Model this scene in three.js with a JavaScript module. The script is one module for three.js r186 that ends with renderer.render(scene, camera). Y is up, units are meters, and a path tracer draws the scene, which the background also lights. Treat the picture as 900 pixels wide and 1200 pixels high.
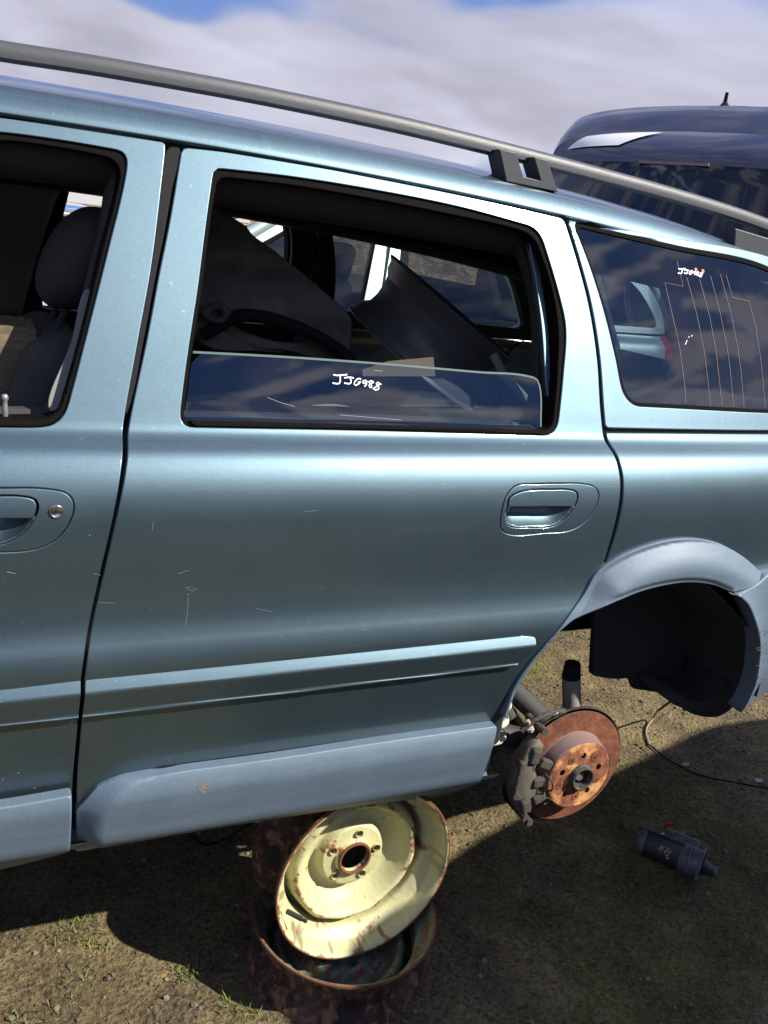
import * as THREE from 'three';
import { mergeGeometries } from 'three/addons/utils/BufferGeometryUtils.js';
import { RoundedBoxGeometry } from 'three/addons/geometries/RoundedBoxGeometry.js';
import { Brush, Evaluator, SUBTRACTION } from 'three-bvh-csg';

// ------------------------------------------------------------------ camera, sky, sun, exposure
const scene = new THREE.Scene();
const V3 = (x, y, z) => new THREE.Vector3(x, y, z);
const camera = new THREE.PerspectiveCamera(60.1, 0.75, 0.05, 600);
const EYE = V3(0, 1.57, 1.3);
const CR = V3(0.908, 0.113, 0.403).normalize(), CF = V3(0.418, -0.296, -0.859).normalize();
const CD = V3().crossVectors(CF, CR).normalize();            // picture down
camera.position.copy(EYE);
camera.up.copy(CD).negate();
camera.lookAt(EYE.clone().add(CF));
const renderer = new THREE.WebGLRenderer({ antialias: true });
renderer.toneMapping = THREE.LinearToneMapping;
renderer.toneMappingExposure = 2.0;
renderer.shadowMap.enabled = true;

const SUN = V3(0.82, 1.0, 0.8).normalize();
const sun = new THREE.DirectionalLight(new THREE.Color(1, 0.94, 0.84), 4.6);
sun.position.copy(SUN).multiplyScalar(30).add(V3(0.8, 0, -0.4));
sun.target.position.set(0.8, 0, -0.4);
sun.castShadow = true;
sun.shadow.mapSize.set(4096, 4096);
Object.assign(sun.shadow.camera, { left: -9, right: 9, top: 9, bottom: -9, near: 1, far: 80 });
scene.add(sun, sun.target);

// noise -------------------------------------------------------------
function rng(seed) { let a = seed >>> 0; return () => { a = (a + 0x6D2B79F5) | 0; let t = Math.imul(a ^ (a >>> 15), 1 | a); t = (t + Math.imul(t ^ (t >>> 7), 61 | t)) ^ t; return ((t ^ (t >>> 14)) >>> 0) / 4294967296; }; }
function h3(x, y, z) { let n = (Math.imul(x, 374761393) + Math.imul(y, 668265263) + Math.imul(z, 2147483647 ^ 0x5bd1e995)) | 0; n = Math.imul(n ^ (n >>> 13), 1274126177); n ^= n >>> 16; return (n >>> 0) / 4294967296; }
const sm = t => t * t * (3 - 2 * t), lerp = (a, b, t) => a + (b - a) * t, clamp = (x, a = 0, b = 1) => Math.min(b, Math.max(a, x));
const sstep = (a, b, x) => sm(clamp((x - a) / (b - a)));
function n2(x, y, s = 0, per = 0) {
  const xi = Math.floor(x), yi = Math.floor(y), fx = sm(x - xi), fy = sm(y - yi), w = k => per ? ((k % per) + per) % per : k;
  return lerp(lerp(h3(w(xi), w(yi), s), h3(w(xi + 1), w(yi), s), fx), lerp(h3(w(xi), w(yi + 1), s), h3(w(xi + 1), w(yi + 1), s), fx), fy);
}
function fbm(x, y, o = 5, s = 0, per = 0) { let a = 0.5, v = 0, t = 0; for (let k = 0; k < o; k++) { v += a * n2(x, y, s + k * 17, per); t += a; a *= 0.5; x *= 2; y *= 2; per *= 2; } return v / t; }

{ // the sky: thick bright cloud towards the horizon, blue with thin streaks higher up, the same all round
  const W = 2048, H = 1024, d = new Float32Array(W * H * 4);
  for (let j = 0; j < H; j++) {
    const el = ((j + 0.5) / H - 0.5) * Math.PI, sy = Math.sin(el), cy = Math.cos(el);
    for (let i = 0; i < W; i++) {
      const az = ((i + 0.5) / W - 0.5) * 2 * Math.PI, dx = Math.cos(az) * cy, dz = Math.sin(az) * cy;
      const e = Math.max(sy, 0), k = (j * W + i) * 4;
      const g = Math.pow(1 - e, 4);
      let r = lerp(0.050, 0.150, g), gg = lerp(0.112, 0.210, g), b = lerp(0.310, 0.370, g);
      if (sy > -0.03) {
        const q = 1 / (e + 0.16), px = dx * q, pz = dz * q;
        const wx = fbm(px * 0.9 + 3, pz * 0.9, 4, 5) * 1.6, wz = fbm(px * 0.9, pz * 0.9 + 9, 4, 11) * 1.6;
        const n = fbm(px * 0.8 + wx, pz * 0.8 + wz, 6, 1), st = fbm(px * 8 + wz * 2.5 + 7, pz * 22 + px * 6 + wx * 4.0, 6, 31);
        const low = 1 - sstep(0.16, 0.42, e);
        let c = Math.max(sstep(0.50 - 0.19 * low, 0.66 - 0.13 * low, n) * lerp(0.35, 1, low), sstep(0.42, 0.66, st) * 0.85 * (1 - low));
        const shade = 0.66 + 0.66 * fbm(px * 2.1 + wx * 1.5, pz * 2.1 + 4 + wz, 5, 77) + 0.24 * fbm(px * 6 + wz * 3, pz * 8 + wx * 3, 5, 83);
        const hi = 1 + 0.5 * (1 - low); c *= 1; r = lerp(r, 0.262 * shade * hi, c); gg = lerp(gg, 0.262 * shade * hi, c); b = lerp(b, 0.318 * shade * hi, c);
      }
      if (sy < 0) { const t = clamp(-sy * 12); r = lerp(r, 0.05, t); gg = lerp(gg, 0.045, t); b = lerp(b, 0.035, t); }
      d[k] = r; d[k + 1] = gg; d[k + 2] = b; d[k + 3] = 1;
    }
  }
  const t = new THREE.DataTexture(d, W, H, THREE.RGBAFormat, THREE.FloatType);
  t.mapping = THREE.EquirectangularReflectionMapping; t.minFilter = t.magFilter = THREE.LinearFilter; t.needsUpdate = true;
  scene.background = t; scene.environment = t;
}

// ------------------------------------------------------------------ helpers
const FPX = 1037;
const rayOf = (px, py) => CR.clone().multiplyScalar((px - 450) / FPX).addScaledVector(CD, (py - 600) / FPX).add(CF);
function atZ(px, py, z) { const d = rayOf(px, py); return EYE.clone().addScaledVector(d, (z - EYE.z) / d.z); }
function atY(px, py, y = 0) { const d = rayOf(px, py); return EYE.clone().addScaledVector(d, (y - EYE.y) / d.y); }
function onS(px, py, S) { let z = -0.1, p; for (let k = 0; k < 14; k++) { p = atZ(px, py, z); z = S(p.x, p.y); } return atZ(px, py, z); }
const W = (x, y, r) => ({ w: [x, y], r });

const taken = new Map();
function numbered(n) { const k = taken.get(n) || 0; taken.set(n, k + 1); return k ? n + '_' + String(k).padStart(3, '0') : n; }
const bases = new Map();
function thing(name, label, category, base = [0, 0, 0], group) {
  const o = new THREE.Group(); o.name = numbered(name); o.position.set(...base); scene.add(o); bases.set(o, base);
  o.userData = { label, category }; if (group) o.userData.group = group;
  return o;
}
// a part whose geometry is written in the axes of the scene; `local` parts are written in the axes of the thing
function part(name, geo, m, parent, label) {
  const o = mesh(name, geo, m, parent), b = bases.get(parent);
  if (b) o.position.set(-b[0], -b[1], -b[2]);
  if (label) o.userData.label = label;
  return o;
}
function mesh(name, geo, m, parent) { const o = new THREE.Mesh(geo, m); o.name = name; o.castShadow = o.receiveShadow = true; parent.add(o); return o; }
function single(name, geo, m, label, category, group, kind) {
  const o = new THREE.Mesh(geo, m); o.name = numbered(name); o.castShadow = o.receiveShadow = true; scene.add(o);
  o.userData = kind ? { kind } : {}; if (label) o.userData.label = label; if (category) o.userData.category = category; if (group) o.userData.group = group;
  return o;
}
function geoOf(pos, nor, uv, idx) {
  const g = new THREE.BufferGeometry();
  g.setAttribute('position', new THREE.Float32BufferAttribute(pos, 3));
  if (nor) g.setAttribute('normal', new THREE.Float32BufferAttribute(nor, 3));
  g.setAttribute('uv', new THREE.Float32BufferAttribute(uv || new Array(pos.length / 3 * 2).fill(0), 2));
  if (idx) g.setIndex(idx);
  if (!nor) g.computeVertexNormals();
  return g;
}
function merge(list) { return mergeGeometries(list.map(g => { const q = g.index ? g.toNonIndexed() : g.clone(); for (const k of Object.keys(q.attributes)) if (!['position', 'normal', 'uv'].includes(k)) q.deleteAttribute(k); if (!q.attributes.uv) q.setAttribute('uv', new THREE.Float32BufferAttribute(new Float32Array(q.attributes.position.count * 2), 2)); return q; })); }
function grid(nu, nv, f, uvf) {                                  // f(u, v) -> [x, y, z]
  const p = [], uv = [], id = [];
  for (let j = 0; j <= nv; j++) for (let i = 0; i <= nu; i++) { const q = f(i / nu, j / nv); p.push(...q); uv.push(...(uvf ? uvf(q, i / nu, j / nv) : [q[0], q[1] + q[2]])); }
  for (let j = 0; j < nv; j++) for (let i = 0; i < nu; i++) { const a = j * (nu + 1) + i, b = a + 1, c = a + nu + 1, d = c + 1; id.push(a, b, d, a, d, c); }
  return geoOf(p, null, uv, id);
}
function box(x0, x1, y0, y1, z0, z1, r = 0) {
  const g = r ? new RoundedBoxGeometry(x1 - x0, y1 - y0, z1 - z0, 3, r) : new THREE.BoxGeometry(x1 - x0, y1 - y0, z1 - z0);
  return g.translate((x0 + x1) / 2, (y0 + y1) / 2, (z0 + z1) / 2);
}
function tube(pts, r, seg = 60, rad = 10, closed = false) { return new THREE.TubeGeometry(new THREE.CatmullRomCurve3(pts, closed), seg, r, rad, closed); }
function rod(a, b, r0, r1 = r0, n = 16) { const d = b.clone().sub(a), g = new THREE.CylinderGeometry(r1, r0, d.length(), n); g.applyQuaternion(new THREE.Quaternion().setFromUnitVectors(V3(0, 1, 0), d.clone().normalize())); return g.translate(...a.clone().add(b).multiplyScalar(0.5).toArray()); }
function lathe(profile, n = 64) { return new THREE.LatheGeometry(profile.map(([r, y]) => new THREE.Vector2(r, y)), n); }
const FAR = -0.12;
function mirror(g, dx = FAR) {                                            // to the other side of the wagon (its middle is z = -0.9)
  const q = g.clone(), p = q.attributes.position, n = q.attributes.normal;
  for (let i = 0; i < p.count; i++) { p.setZ(i, -1.8 - p.getZ(i)); p.setX(i, p.getX(i) + dx); n.setZ(i, -n.getZ(i)); }
  if (q.index) { const a = q.index.array; for (let i = 0; i < a.length; i += 3) { const t = a[i]; a[i] = a[i + 1]; a[i + 1] = t; } }
  else for (const at of Object.values(q.attributes)) { const s = at.itemSize, a = at.array; for (let i = 0; i < at.count; i += 3) for (let k = 0; k < s; k++) { const t = a[i * s + k]; a[i * s + k] = a[(i + 1) * s + k]; a[(i + 1) * s + k] = t; } }
  return q;
}

// outlines: points of the picture put onto a surface, smooth except at corners (third entry = corner radius in metres)
function outline(pts, S, closed = true) {
  const P = pts.map(p => Array.isArray(p) ? (q => ({ x: q.x, y: q.y, r: p[2] }))(onS(p[0], p[1], S)) : { x: p.w[0], y: p.w[1], r: p.r });
  const n = P.length, out = [], corner = [];
  const at = i => P[(i + n) % n];
  for (let i = 0; i < (closed ? n : n - 1); i++) {
    const b = at(i), c = at(i + 1);
    const a = b.r !== undefined || (!closed && i === 0) ? b : at(i - 1), d = c.r !== undefined || (!closed && i === n - 2) ? c : at(i + 2);
    const L = Math.hypot(c.x - b.x, c.y - b.y), m = Math.max(1, Math.min(16, Math.ceil(L / 0.012)));
    if (b.r !== undefined) corner.push([out.length, b.r]);
    for (let k = 0; k < m; k++) {
      const t = k / m, t2 = t * t, t3 = t2 * t, f = q => {
        const la = Math.max(1e-6, Math.hypot(b.x - a.x, b.y - a.y)), ld = Math.max(1e-6, Math.hypot(d.x - c.x, d.y - c.y));
        const m0 = a === b ? (c[q] - b[q]) : ((c[q] - b[q]) / L + (b[q] - a[q]) / la) / 2 * L, m1 = d === c ? (c[q] - b[q]) : ((d[q] - c[q]) / ld + (c[q] - b[q]) / L) / 2 * L;
        return (2 * t3 - 3 * t2 + 1) * b[q] + (t3 - 2 * t2 + t) * m0 + (-2 * t3 + 3 * t2) * c[q] + (t3 - t2) * m1;
      };
      out.push([f('x'), f('y')]);
    }
  }
  if (!closed) out.push([P[n - 1].x, P[n - 1].y]);
  // fillets
  let res = out.map(p => [p]);
  for (const [i, r] of corner) {
    if (!r) continue;
    const walk = dir => { let left = r, j = i, p = out[i]; for (let s = 0; s < out.length / 2; s++) { const k = (j + dir + out.length) % out.length, q = out[k], L = Math.hypot(q[0] - p[0], q[1] - p[1]); if (L >= left) return [[lerp(p[0], q[0], left / L), lerp(p[1], q[1], left / L)], j]; left -= L; p = q; j = k; } return [p, j]; };
    const [p0, j0] = walk(-1), [p1, j1] = walk(1), c = out[i], bz = [];
    for (let k = 0; k <= 8; k++) { const t = k / 8; bz.push([(1 - t) * (1 - t) * p0[0] + 2 * t * (1 - t) * c[0] + t * t * p1[0], (1 - t) * (1 - t) * p0[1] + 2 * t * (1 - t) * c[1] + t * t * p1[1]]); }
    for (let j = j0; ; j = (j + 1) % out.length) { res[j] = []; if (j === j1) break; }
    res[i] = bz;
  }
  return res.flat();
}
function sdfOf(polys) {
  const sx = [], sy = [], ex = [], ey = [];
  for (const P of polys) for (let i = 0; i < P.length; i++) { const a = P[i], b = P[(i + 1) % P.length]; sx.push(a[0]); sy.push(a[1]); ex.push(b[0] - a[0]); ey.push(b[1] - a[1]); }
  const n = sx.length;
  return (x, y) => {
    let best = 1e9, inside = false;
    for (let i = 0; i < n; i++) {
      const px = x - sx[i], py = y - sy[i], dx = ex[i], dy = ey[i], L = dx * dx + dy * dy;
      let t = L > 0 ? (px * dx + py * dy) / L : 0; t = t < 0 ? 0 : t > 1 ? 1 : t;
      const qx = px - t * dx, qy = py - t * dy, q = qx * qx + qy * qy; if (q < best) best = q;
      if ((sy[i] > y) !== (sy[i] + dy > y) && x < sx[i] + dx * (y - sy[i]) / dy) inside = !inside;
    }
    return inside ? Math.sqrt(best) : -Math.sqrt(best);
  };
}
// a pressed sheet: the outline(s) filled on the surface z = S(x, y), edges rolled over with radius `roll` and turned in by `flange`
function panel(polys, S, { h = 0.008, roll = 0.003, flange = 0.02, uv = 1 } = {}) {
  const sdf = sdfOf(polys); let x0 = 1e9, x1 = -1e9, y0 = 1e9, y1 = -1e9;
  for (const [x, y] of polys[0]) { x0 = Math.min(x0, x); x1 = Math.max(x1, x); y0 = Math.min(y0, y); y1 = Math.max(y1, y); }
  x0 -= h * 1.3; y0 -= h * 1.3; const nx = Math.ceil((x1 - x0) / h) + 2, ny = Math.ceil((y1 - y0) / h) + 2, D = new Float32Array((nx + 1) * (ny + 1));
  for (let j = 0; j <= ny; j++) for (let i = 0; i <= nx; i++) D[j * (nx + 1) + i] = sdf(x0 + i * h, y0 + j * h);
  const pos = [], nor = [], uvs = [], lev = roll ? [0, roll * 0.12, roll * 0.4, roll] : [0];
  const e = 0.0015, base = (x, y) => { const z = S(x, y), a = (S(x + e, y) - S(x - e, y)) / (2 * e), b = (S(x, y + e) - S(x, y - e)) / (2 * e), l = Math.hypot(a, b, 1); return [z, -a / l, -b / l, 1 / l]; };
  const put = (v, gx, gy) => {
    let [z, n0, n1, nz] = base(v[0], v[1]), x = v[0], y = v[1];
    if (roll && v[2] < roll) { const s = (roll - v[2]) / roll, c = Math.sqrt(Math.max(0, 1 - s * s)), dr = roll * (1 - c); x -= n0 * dr; y -= n1 * dr; z -= nz * dr; n0 = n0 * c - gx * s; n1 = n1 * c - gy * s; nz = nz * c; const l = Math.hypot(n0, n1, nz) || 1; n0 /= l; n1 /= l; nz /= l; }
    pos.push(x, y, z); nor.push(n0, n1, nz); uvs.push(v[0] * uv, v[1] * uv);
  };
  const tri = T => {
    const [A, B, C] = T; if (A[2] <= 0 && B[2] <= 0 && C[2] <= 0) return;
    const det = (B[0] - A[0]) * (C[1] - A[1]) - (C[0] - A[0]) * (B[1] - A[1]);
    let gx = ((B[2] - A[2]) * (C[1] - A[1]) - (C[2] - A[2]) * (B[1] - A[1])) / det, gy = ((C[2] - A[2]) * (B[0] - A[0]) - (B[2] - A[2]) * (C[0] - A[0])) / det; const gl = Math.hypot(gx, gy) || 1; gx /= gl; gy /= gl;
    const clip = (P, L, keep) => { const o = []; for (let i = 0; i < P.length; i++) { const a = P[i], b = P[(i + 1) % P.length], ia = keep * (a[2] - L) >= 0, ib = keep * (b[2] - L) >= 0; if (ia) o.push(a); if (ia !== ib) { const t = (L - a[2]) / (b[2] - a[2]); o.push([lerp(a[0], b[0], t), lerp(a[1], b[1], t), L, 1]); } } return o; };
    let rest = clip(T, 0, 1); if (rest.length < 3) return;
    if (flange && T.some(v => v[2] < 0)) {
      const E = rest.filter(v => v[3] && v[2] === 0);
      if (E.length === 2) {
        const [p, q] = E, k = pos.length / 3, w = v => { const [z, a, b, c] = base(v[0], v[1]); const dr = roll || 0; return [[v[0] - a * dr, v[1] - b * dr, z - c * dr], [v[0] - a * dr, v[1] - b * dr, z - c * dr - flange]]; };
        const [p0, p1] = w(p), [q0, q1] = w(q);
        const flip = ((q0[1] - p0[1]) * gx - (q0[0] - p0[0]) * gy) < 0; // wind the quad so that it faces out
        for (const t of flip ? [p0, q1, q0, p0, p1, q1] : [p0, q0, q1, p0, q1, p1]) { pos.push(...t); nor.push(-gx, -gy, 0); uvs.push(t[0] * uv, t[1] * uv); }
      }
    }
    for (let l = 1; l <= lev.length && rest.length >= 3; l++) {
      const band = l < lev.length ? clip(rest, lev[l], -1) : rest;
      for (let i = 1; i + 1 < band.length; i++) for (const v of [band[0], band[i], band[i + 1]]) put(v, gx, gy);
      if (l < lev.length) rest = clip(rest, lev[l], 1);
    }
  };
  for (let j = 0; j < ny; j++) for (let i = 0; i < nx; i++) {
    const v = (a, b) => [x0 + (i + a) * h, y0 + (j + b) * h, D[(j + b) * (nx + 1) + i + a]], a = v(0, 0), b = v(1, 0), c = v(1, 1), d = v(0, 1);
    tri([a, b, c]); tri([a, c, d]);
  }
  return geoOf(pos, nor, uvs);
}
// a thin raised line on a surface
function ribbon(lines, S, w, off = 0.0008) {
  const pos = [], nor = [], id = [];
  for (const L of lines) {
    const k0 = pos.length / 3;
    L.forEach((p, i) => {
      const a = L[Math.max(0, i - 1)], b = L[Math.min(L.length - 1, i + 1)], l = Math.hypot(b[0] - a[0], b[1] - a[1]) || 1, tx = -(b[1] - a[1]) / l * w / 2, ty = (b[0] - a[0]) / l * w / 2;
      for (const s of [-1, 1]) { const x = p[0] + s * tx, y = p[1] + s * ty; pos.push(x, y, S(x, y) + off); nor.push(0, 0.38, 0.92); }
      if (i) { const k = k0 + i * 2; id.push(k - 2, k, k - 1, k - 1, k, k + 1); }
    });
  }
  return geoOf(pos, nor, null, id);
}
const pxLine = (pts, S) => outline(pts, S, false);
function texture(n, f, srgb = true, m = n) { // f(u, v) -> [r, g, b] in 0..1
  const d = new Uint8Array(n * m * 4);
  for (let j = 0; j < m; j++) for (let i = 0; i < n; i++) { const c = f((i + 0.5) / n, (j + 0.5) / m), k = (j * n + i) * 4; for (let q = 0; q < 3; q++) d[k + q] = clamp(c[q]) * 255; d[k + 3] = 255; }
  const t = new THREE.DataTexture(d, n, m); t.magFilter = THREE.LinearFilter; t.minFilter = THREE.LinearMipmapLinearFilter; t.generateMipmaps = true; t.wrapS = t.wrapT = THREE.RepeatWrapping; if (srgb) t.colorSpace = THREE.SRGBColorSpace; t.needsUpdate = true; return t;
}
const rep = (t, a, b = a) => { const q = t.clone(); q.repeat.set(a, b); q.needsUpdate = true; return q; };
const std = (r, g, b, rough = 0.7, o = {}) => new THREE.MeshPhysicalMaterial({ color: new THREE.Color().setRGB(r, g, b), roughness: rough, side: THREE.DoubleSide, ...o });

// ------------------------------------------------------------------ materials
const speck = texture(512, (u, v) => { const a = fbm(u * 24, v * 24, 5, 3, 24), b = n2(u * 200, v * 200, 9, 200); const t = 0.5 + (a - 0.5) * 0.9 + (b - 0.5) * 0.25; return [t, t, t]; }, false);
const paintMap = texture(1024, (u, v) => { // metal flake, dust and fine dry spots, 0.8 m across
  const a = fbm(u * 6, v * 6, 5, 21, 6) - 0.5, f = n2(u * 512, v * 512, 4, 512) - 0.5, sp = n2(u * 170, v * 170, 8, 170) > 0.975 ? 0.12 : 0;
  return [0.338 + a * 0.02 + f * 0.03 + sp, 0.416 + a * 0.02 + f * 0.03 + sp, 0.456 + a * 0.02 + f * 0.03 + sp];
});
const paintRough = texture(512, (u, v) => { const a = fbm(u * 10, v * 10, 5, 41, 10), t = 0.51 + (a - 0.5) * 0.035; return [t, t, t]; }, false);
const paintCoat = texture(512, (u, v) => { const a = fbm(u * 14, v * 5, 5, 47, 70 / 5), t = 0.12 + Math.max(0, a - 0.45) * 0.12; return [t, t, t]; }, false);
const M = {};
M.paint = new THREE.MeshPhysicalMaterial({ map: rep(paintMap, 1.25), metalness: 0.94, roughness: 1, roughnessMap: rep(paintRough, 1.6), clearcoat: 1, clearcoatRoughness: 1, clearcoatRoughnessMap: rep(paintCoat, 1.2), side: THREE.DoubleSide });
const cladMap = texture(512, (u, v) => { const a = fbm(u * 9, v * 9, 5, 61, 9), s = fbm(u * 5, v * 60, 4, 63, 0), f = n2(u * 256, v * 256, 4, 256); const t = (a - 0.5) * 0.045 + (s - 0.5) * 0.03 + (f - 0.5) * 0.03; return [0.338 + t, 0.400 + t, 0.458 + t]; });
M.clad = new THREE.MeshPhysicalMaterial({ map: rep(cladMap, 2), roughness: 0.56, metalness: 0.1, bumpMap: rep(speck, 6), bumpScale: 0.00015, side: THREE.DoubleSide });
M.trim = std(0.006, 0.0055, 0.005, 0.7, { specularIntensity: 0.06 });
M.rubber = std(0.009, 0.009, 0.0095, 0.75, { specularIntensity: 0.4 });
M.black = std(0.01, 0.01, 0.011, 0.9);
M.liner = std(0.026, 0.026, 0.027, 0.9, { bumpMap: rep(speck, 3), bumpScale: 0.002 });
M.rail = std(0.048, 0.051, 0.058, 0.48, { bumpMap: rep(speck, 4), bumpScale: 0.0002 });
M.railDark = std(0.03, 0.03, 0.033, 0.6);
M.chrome = std(0.6, 0.6, 0.6, 0.22, { metalness: 1 });
M.glass = new THREE.MeshPhysicalMaterial({ color: new THREE.Color().setRGB(0.62, 0.70, 0.72), roughness: 0.0, transmission: 1, thickness: 0, ior: 1.9, side: THREE.DoubleSide });
M.tint = new THREE.MeshPhysicalMaterial({ color: new THREE.Color().setRGB(0.40, 0.46, 0.50), roughness: 0.0, transmission: 1, thickness: 0, ior: 1.9, side: THREE.DoubleSide });
M.deepTint = new THREE.MeshPhysicalMaterial({ color: new THREE.Color().setRGB(0.20, 0.23, 0.25), roughness: 0.0, transmission: 1, thickness: 0, ior: 1.7, side: THREE.DoubleSide });
M.darkGlass = new THREE.MeshPhysicalMaterial({ color: new THREE.Color().setRGB(0.30, 0.33, 0.34), roughness: 0.0, transmission: 1, thickness: 0, ior: 1.75, side: THREE.DoubleSide });
M.privacy = new THREE.MeshPhysicalMaterial({ color: new THREE.Color().setRGB(0.05, 0.055, 0.06), roughness: 0.0, transmission: 1, thickness: 0, ior: 1.5, side: THREE.DoubleSide });
M.white = std(0.75, 0.75, 0.73, 0.6);
M.heat = std(0.13, 0.055, 0.04, 0.6);
M.dot = std(0.55, 0.10, 0.02, 0.6);
M.interior = std(0.030, 0.029, 0.027, 0.85, { bumpMap: rep(speck, 5), bumpScale: 0.0006 });
M.khaki = std(0.30, 0.28, 0.24, 0.8, { bumpMap: rep(speck, 5), bumpScale: 0.0004 });
M.fabric = std(0.055, 0.054, 0.052, 1, { sheen: 0.4, sheenRoughness: 0.6, bumpMap: rep(speck, 9), bumpScale: 0.0012 });
M.head = std(0.03, 0.03, 0.03, 1);

// ------------------------------------------------------------------ ground
const groundHeight = (x, z) => (fbm(x * 1.1 + 40, z * 1.1 + 7, 3, 201) - 0.5) * 0.035 + (fbm(x * 14, z * 14, 4, 203) - 0.5) * 0.013;
const grassAt = (x, z) => fbm(x * 2.1 + 11, z * 2.1 + 31, 4, 231);
{
  const tm = texture(1024, (u, v) => {
    const a = fbm(u * 8, v * 8, 6, 301, 8), g = n2(u * 120, v * 120, 311, 120), p = n2(u * 300, v * 300, 313, 300), big = n2(u * 46, v * 46, 317, 46);
    let t = 0.72 + (a - 0.5) * 0.45 + (g - 0.5) * 0.24 + (p - 0.5) * 0.30; if (big > 0.84 && g > 0.4) t += 0.10; if (g < 0.14) t -= 0.14;
    return [t * 0.665, t * 0.585, t * 0.405];
  });
  const bm = texture(1024, (u, v) => { const t = 0.5 * n2(u * 120, v * 120, 311, 120) + 0.25 * n2(u * 300, v * 300, 313, 300) + 0.4 * n2(u * 46, v * 46, 317, 46); return [t, t, t]; }, false);
  const mat = new THREE.MeshStandardMaterial({ map: rep(tm, 1.1), bumpMap: rep(bm, 1.1), bumpScale: 0.007, roughness: 0.97, vertexColors: true });
  const axis = (lo, hi, st, far) => { const a = []; for (let x = lo; x <= hi; x += st) a.push(x); let s = st, x = hi; while (x < far) { s *= 1.25; x += s; a.push(x); } s = st; x = lo; while (x > -far) { s *= 1.25; x -= s; a.unshift(x); } return a; };
  const X = axis(-0.7, 3.2, 0.0125, 260), Z = axis(-2.0, 1.0, 0.0125, 260), p = [], uv = [], c = [], id = [];
  for (const z of Z) for (const x of X) {
    p.push(x, groundHeight(x, z), z); uv.push(x, z);
    const g = sstep(0.53, 0.70, grassAt(x, z) + (n2(x * 30, z * 30, 251) - 0.5) * 0.16), d = fbm(x * 0.7, z * 0.7, 3, 255);
    const k = 0.52 + 0.24 * (d - 0.5);
    c.push(lerp(k, k * 0.72, g), lerp(k * 0.98, k * 0.82, g), lerp(k * 0.96, k * 0.48, g));
  }
  const n = X.length; for (let j = 0; j + 1 < Z.length; j++) for (let i = 0; i + 1 < n; i++) { const a = j * n + i; id.push(a, a + n, a + 1, a + 1, a + n, a + n + 1); }
  const g = geoOf(p, null, uv, id); g.setAttribute('color', new THREE.Float32BufferAttribute(c, 3));
  const o = single('ground', g, mat, 'bare gravelly yard ground with moss and weeds', null, null, 'structure');
}

// ------------------------------------------------------------------ the wagon's side surface
const PROF = [[.30, -.105], [.34, -.080], [.36, -.068], [.42, -.054], [.50, -.043], [.58, -.029], [.65, -.0165], [.70, -.0095], [.72, -.0095], [.742, -.0135], [.760, -.0190], [.778, -.0232], [.80, -.0256], [.83, -.0262], [.865, -.0252], [.90, -.0235], [.94, -.0222], [.97, -.0228], [.995, -.0262], [1.015, -.0316], [1.03, -.0378], [1.043, -.0450], [1.054, -.0530], [1.062, -.0620], [1.069, -.0735], [1.076, -.0855], [1.083, -.0940], [1.091, -.0993], [1.10, -.1035], [1.13, -.116], [1.25, -.166], [1.60, -.313]].map(([y, z]) => [y + 0.15, z]);
function spline(T) { // monotone enough: cubic Hermite with finite-difference slopes
  const n = T.length, m = T.map((_, i) => i === 0 ? (T[1][1] - T[0][1]) / (T[1][0] - T[0][0]) : i === n - 1 ? (T[i][1] - T[i - 1][1]) / (T[i][0] - T[i - 1][0]) : ((T[i + 1][1] - T[i][1]) / (T[i + 1][0] - T[i][0]) + (T[i][1] - T[i - 1][1]) / (T[i][0] - T[i - 1][0])) / 2);
  return x => { if (x <= T[0][0]) return T[0][1] + m[0] * (x - T[0][0]); if (x >= T[n - 1][0]) return T[n - 1][1] + m[n - 1] * (x - T[n - 1][0]); let i = 0; while (x > T[i + 1][0]) i++; const h = T[i + 1][0] - T[i][0], t = (x - T[i][0]) / h, t2 = t * t, t3 = t2 * t; return (2 * t3 - 3 * t2 + 1) * T[i][1] + (t3 - 2 * t2 + t) * h * m[i] + (3 * t2 - 2 * t3) * T[i + 1][1] + (t3 - t2) * h * m[i + 1]; };
}
const prof = spline(PROF);
const bow = x => -0.008 * (x - 0.9) ** 2 - (x > 1.3 ? 0.05 * (x - 1.3) ** 2 : 0) - (x > 1.95 ? 1.9 * (x - 1.95) ** 2 : 0) - (x < -1.5 ? 0.5 * (x + 1.5) ** 2 : 0);
const S = (x, y) => prof(y) + bow(x);
const off = (d, F = S) => (x, y) => F(x, y) + d;
const cladProf = spline([[.48, -.064], [.495, -.048], [.512, -.035], [.55, -.024], [.595, -.0145], [.610, -.0130], [.622, -.0145], [.636, -.0185], [.650, -.0250], [.664, -.0320], [.70, -.06]]);
const SC = (x, y) => cladProf(y) + bow(x);

const wagon = thing('station_wagon', 'metallic grey-green estate car without wheels, propped on old steel rims', 'car', [0.6, 0, -0.9]);
const G = {};   // geometries of the shell, shared with the pale wagon behind

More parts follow.
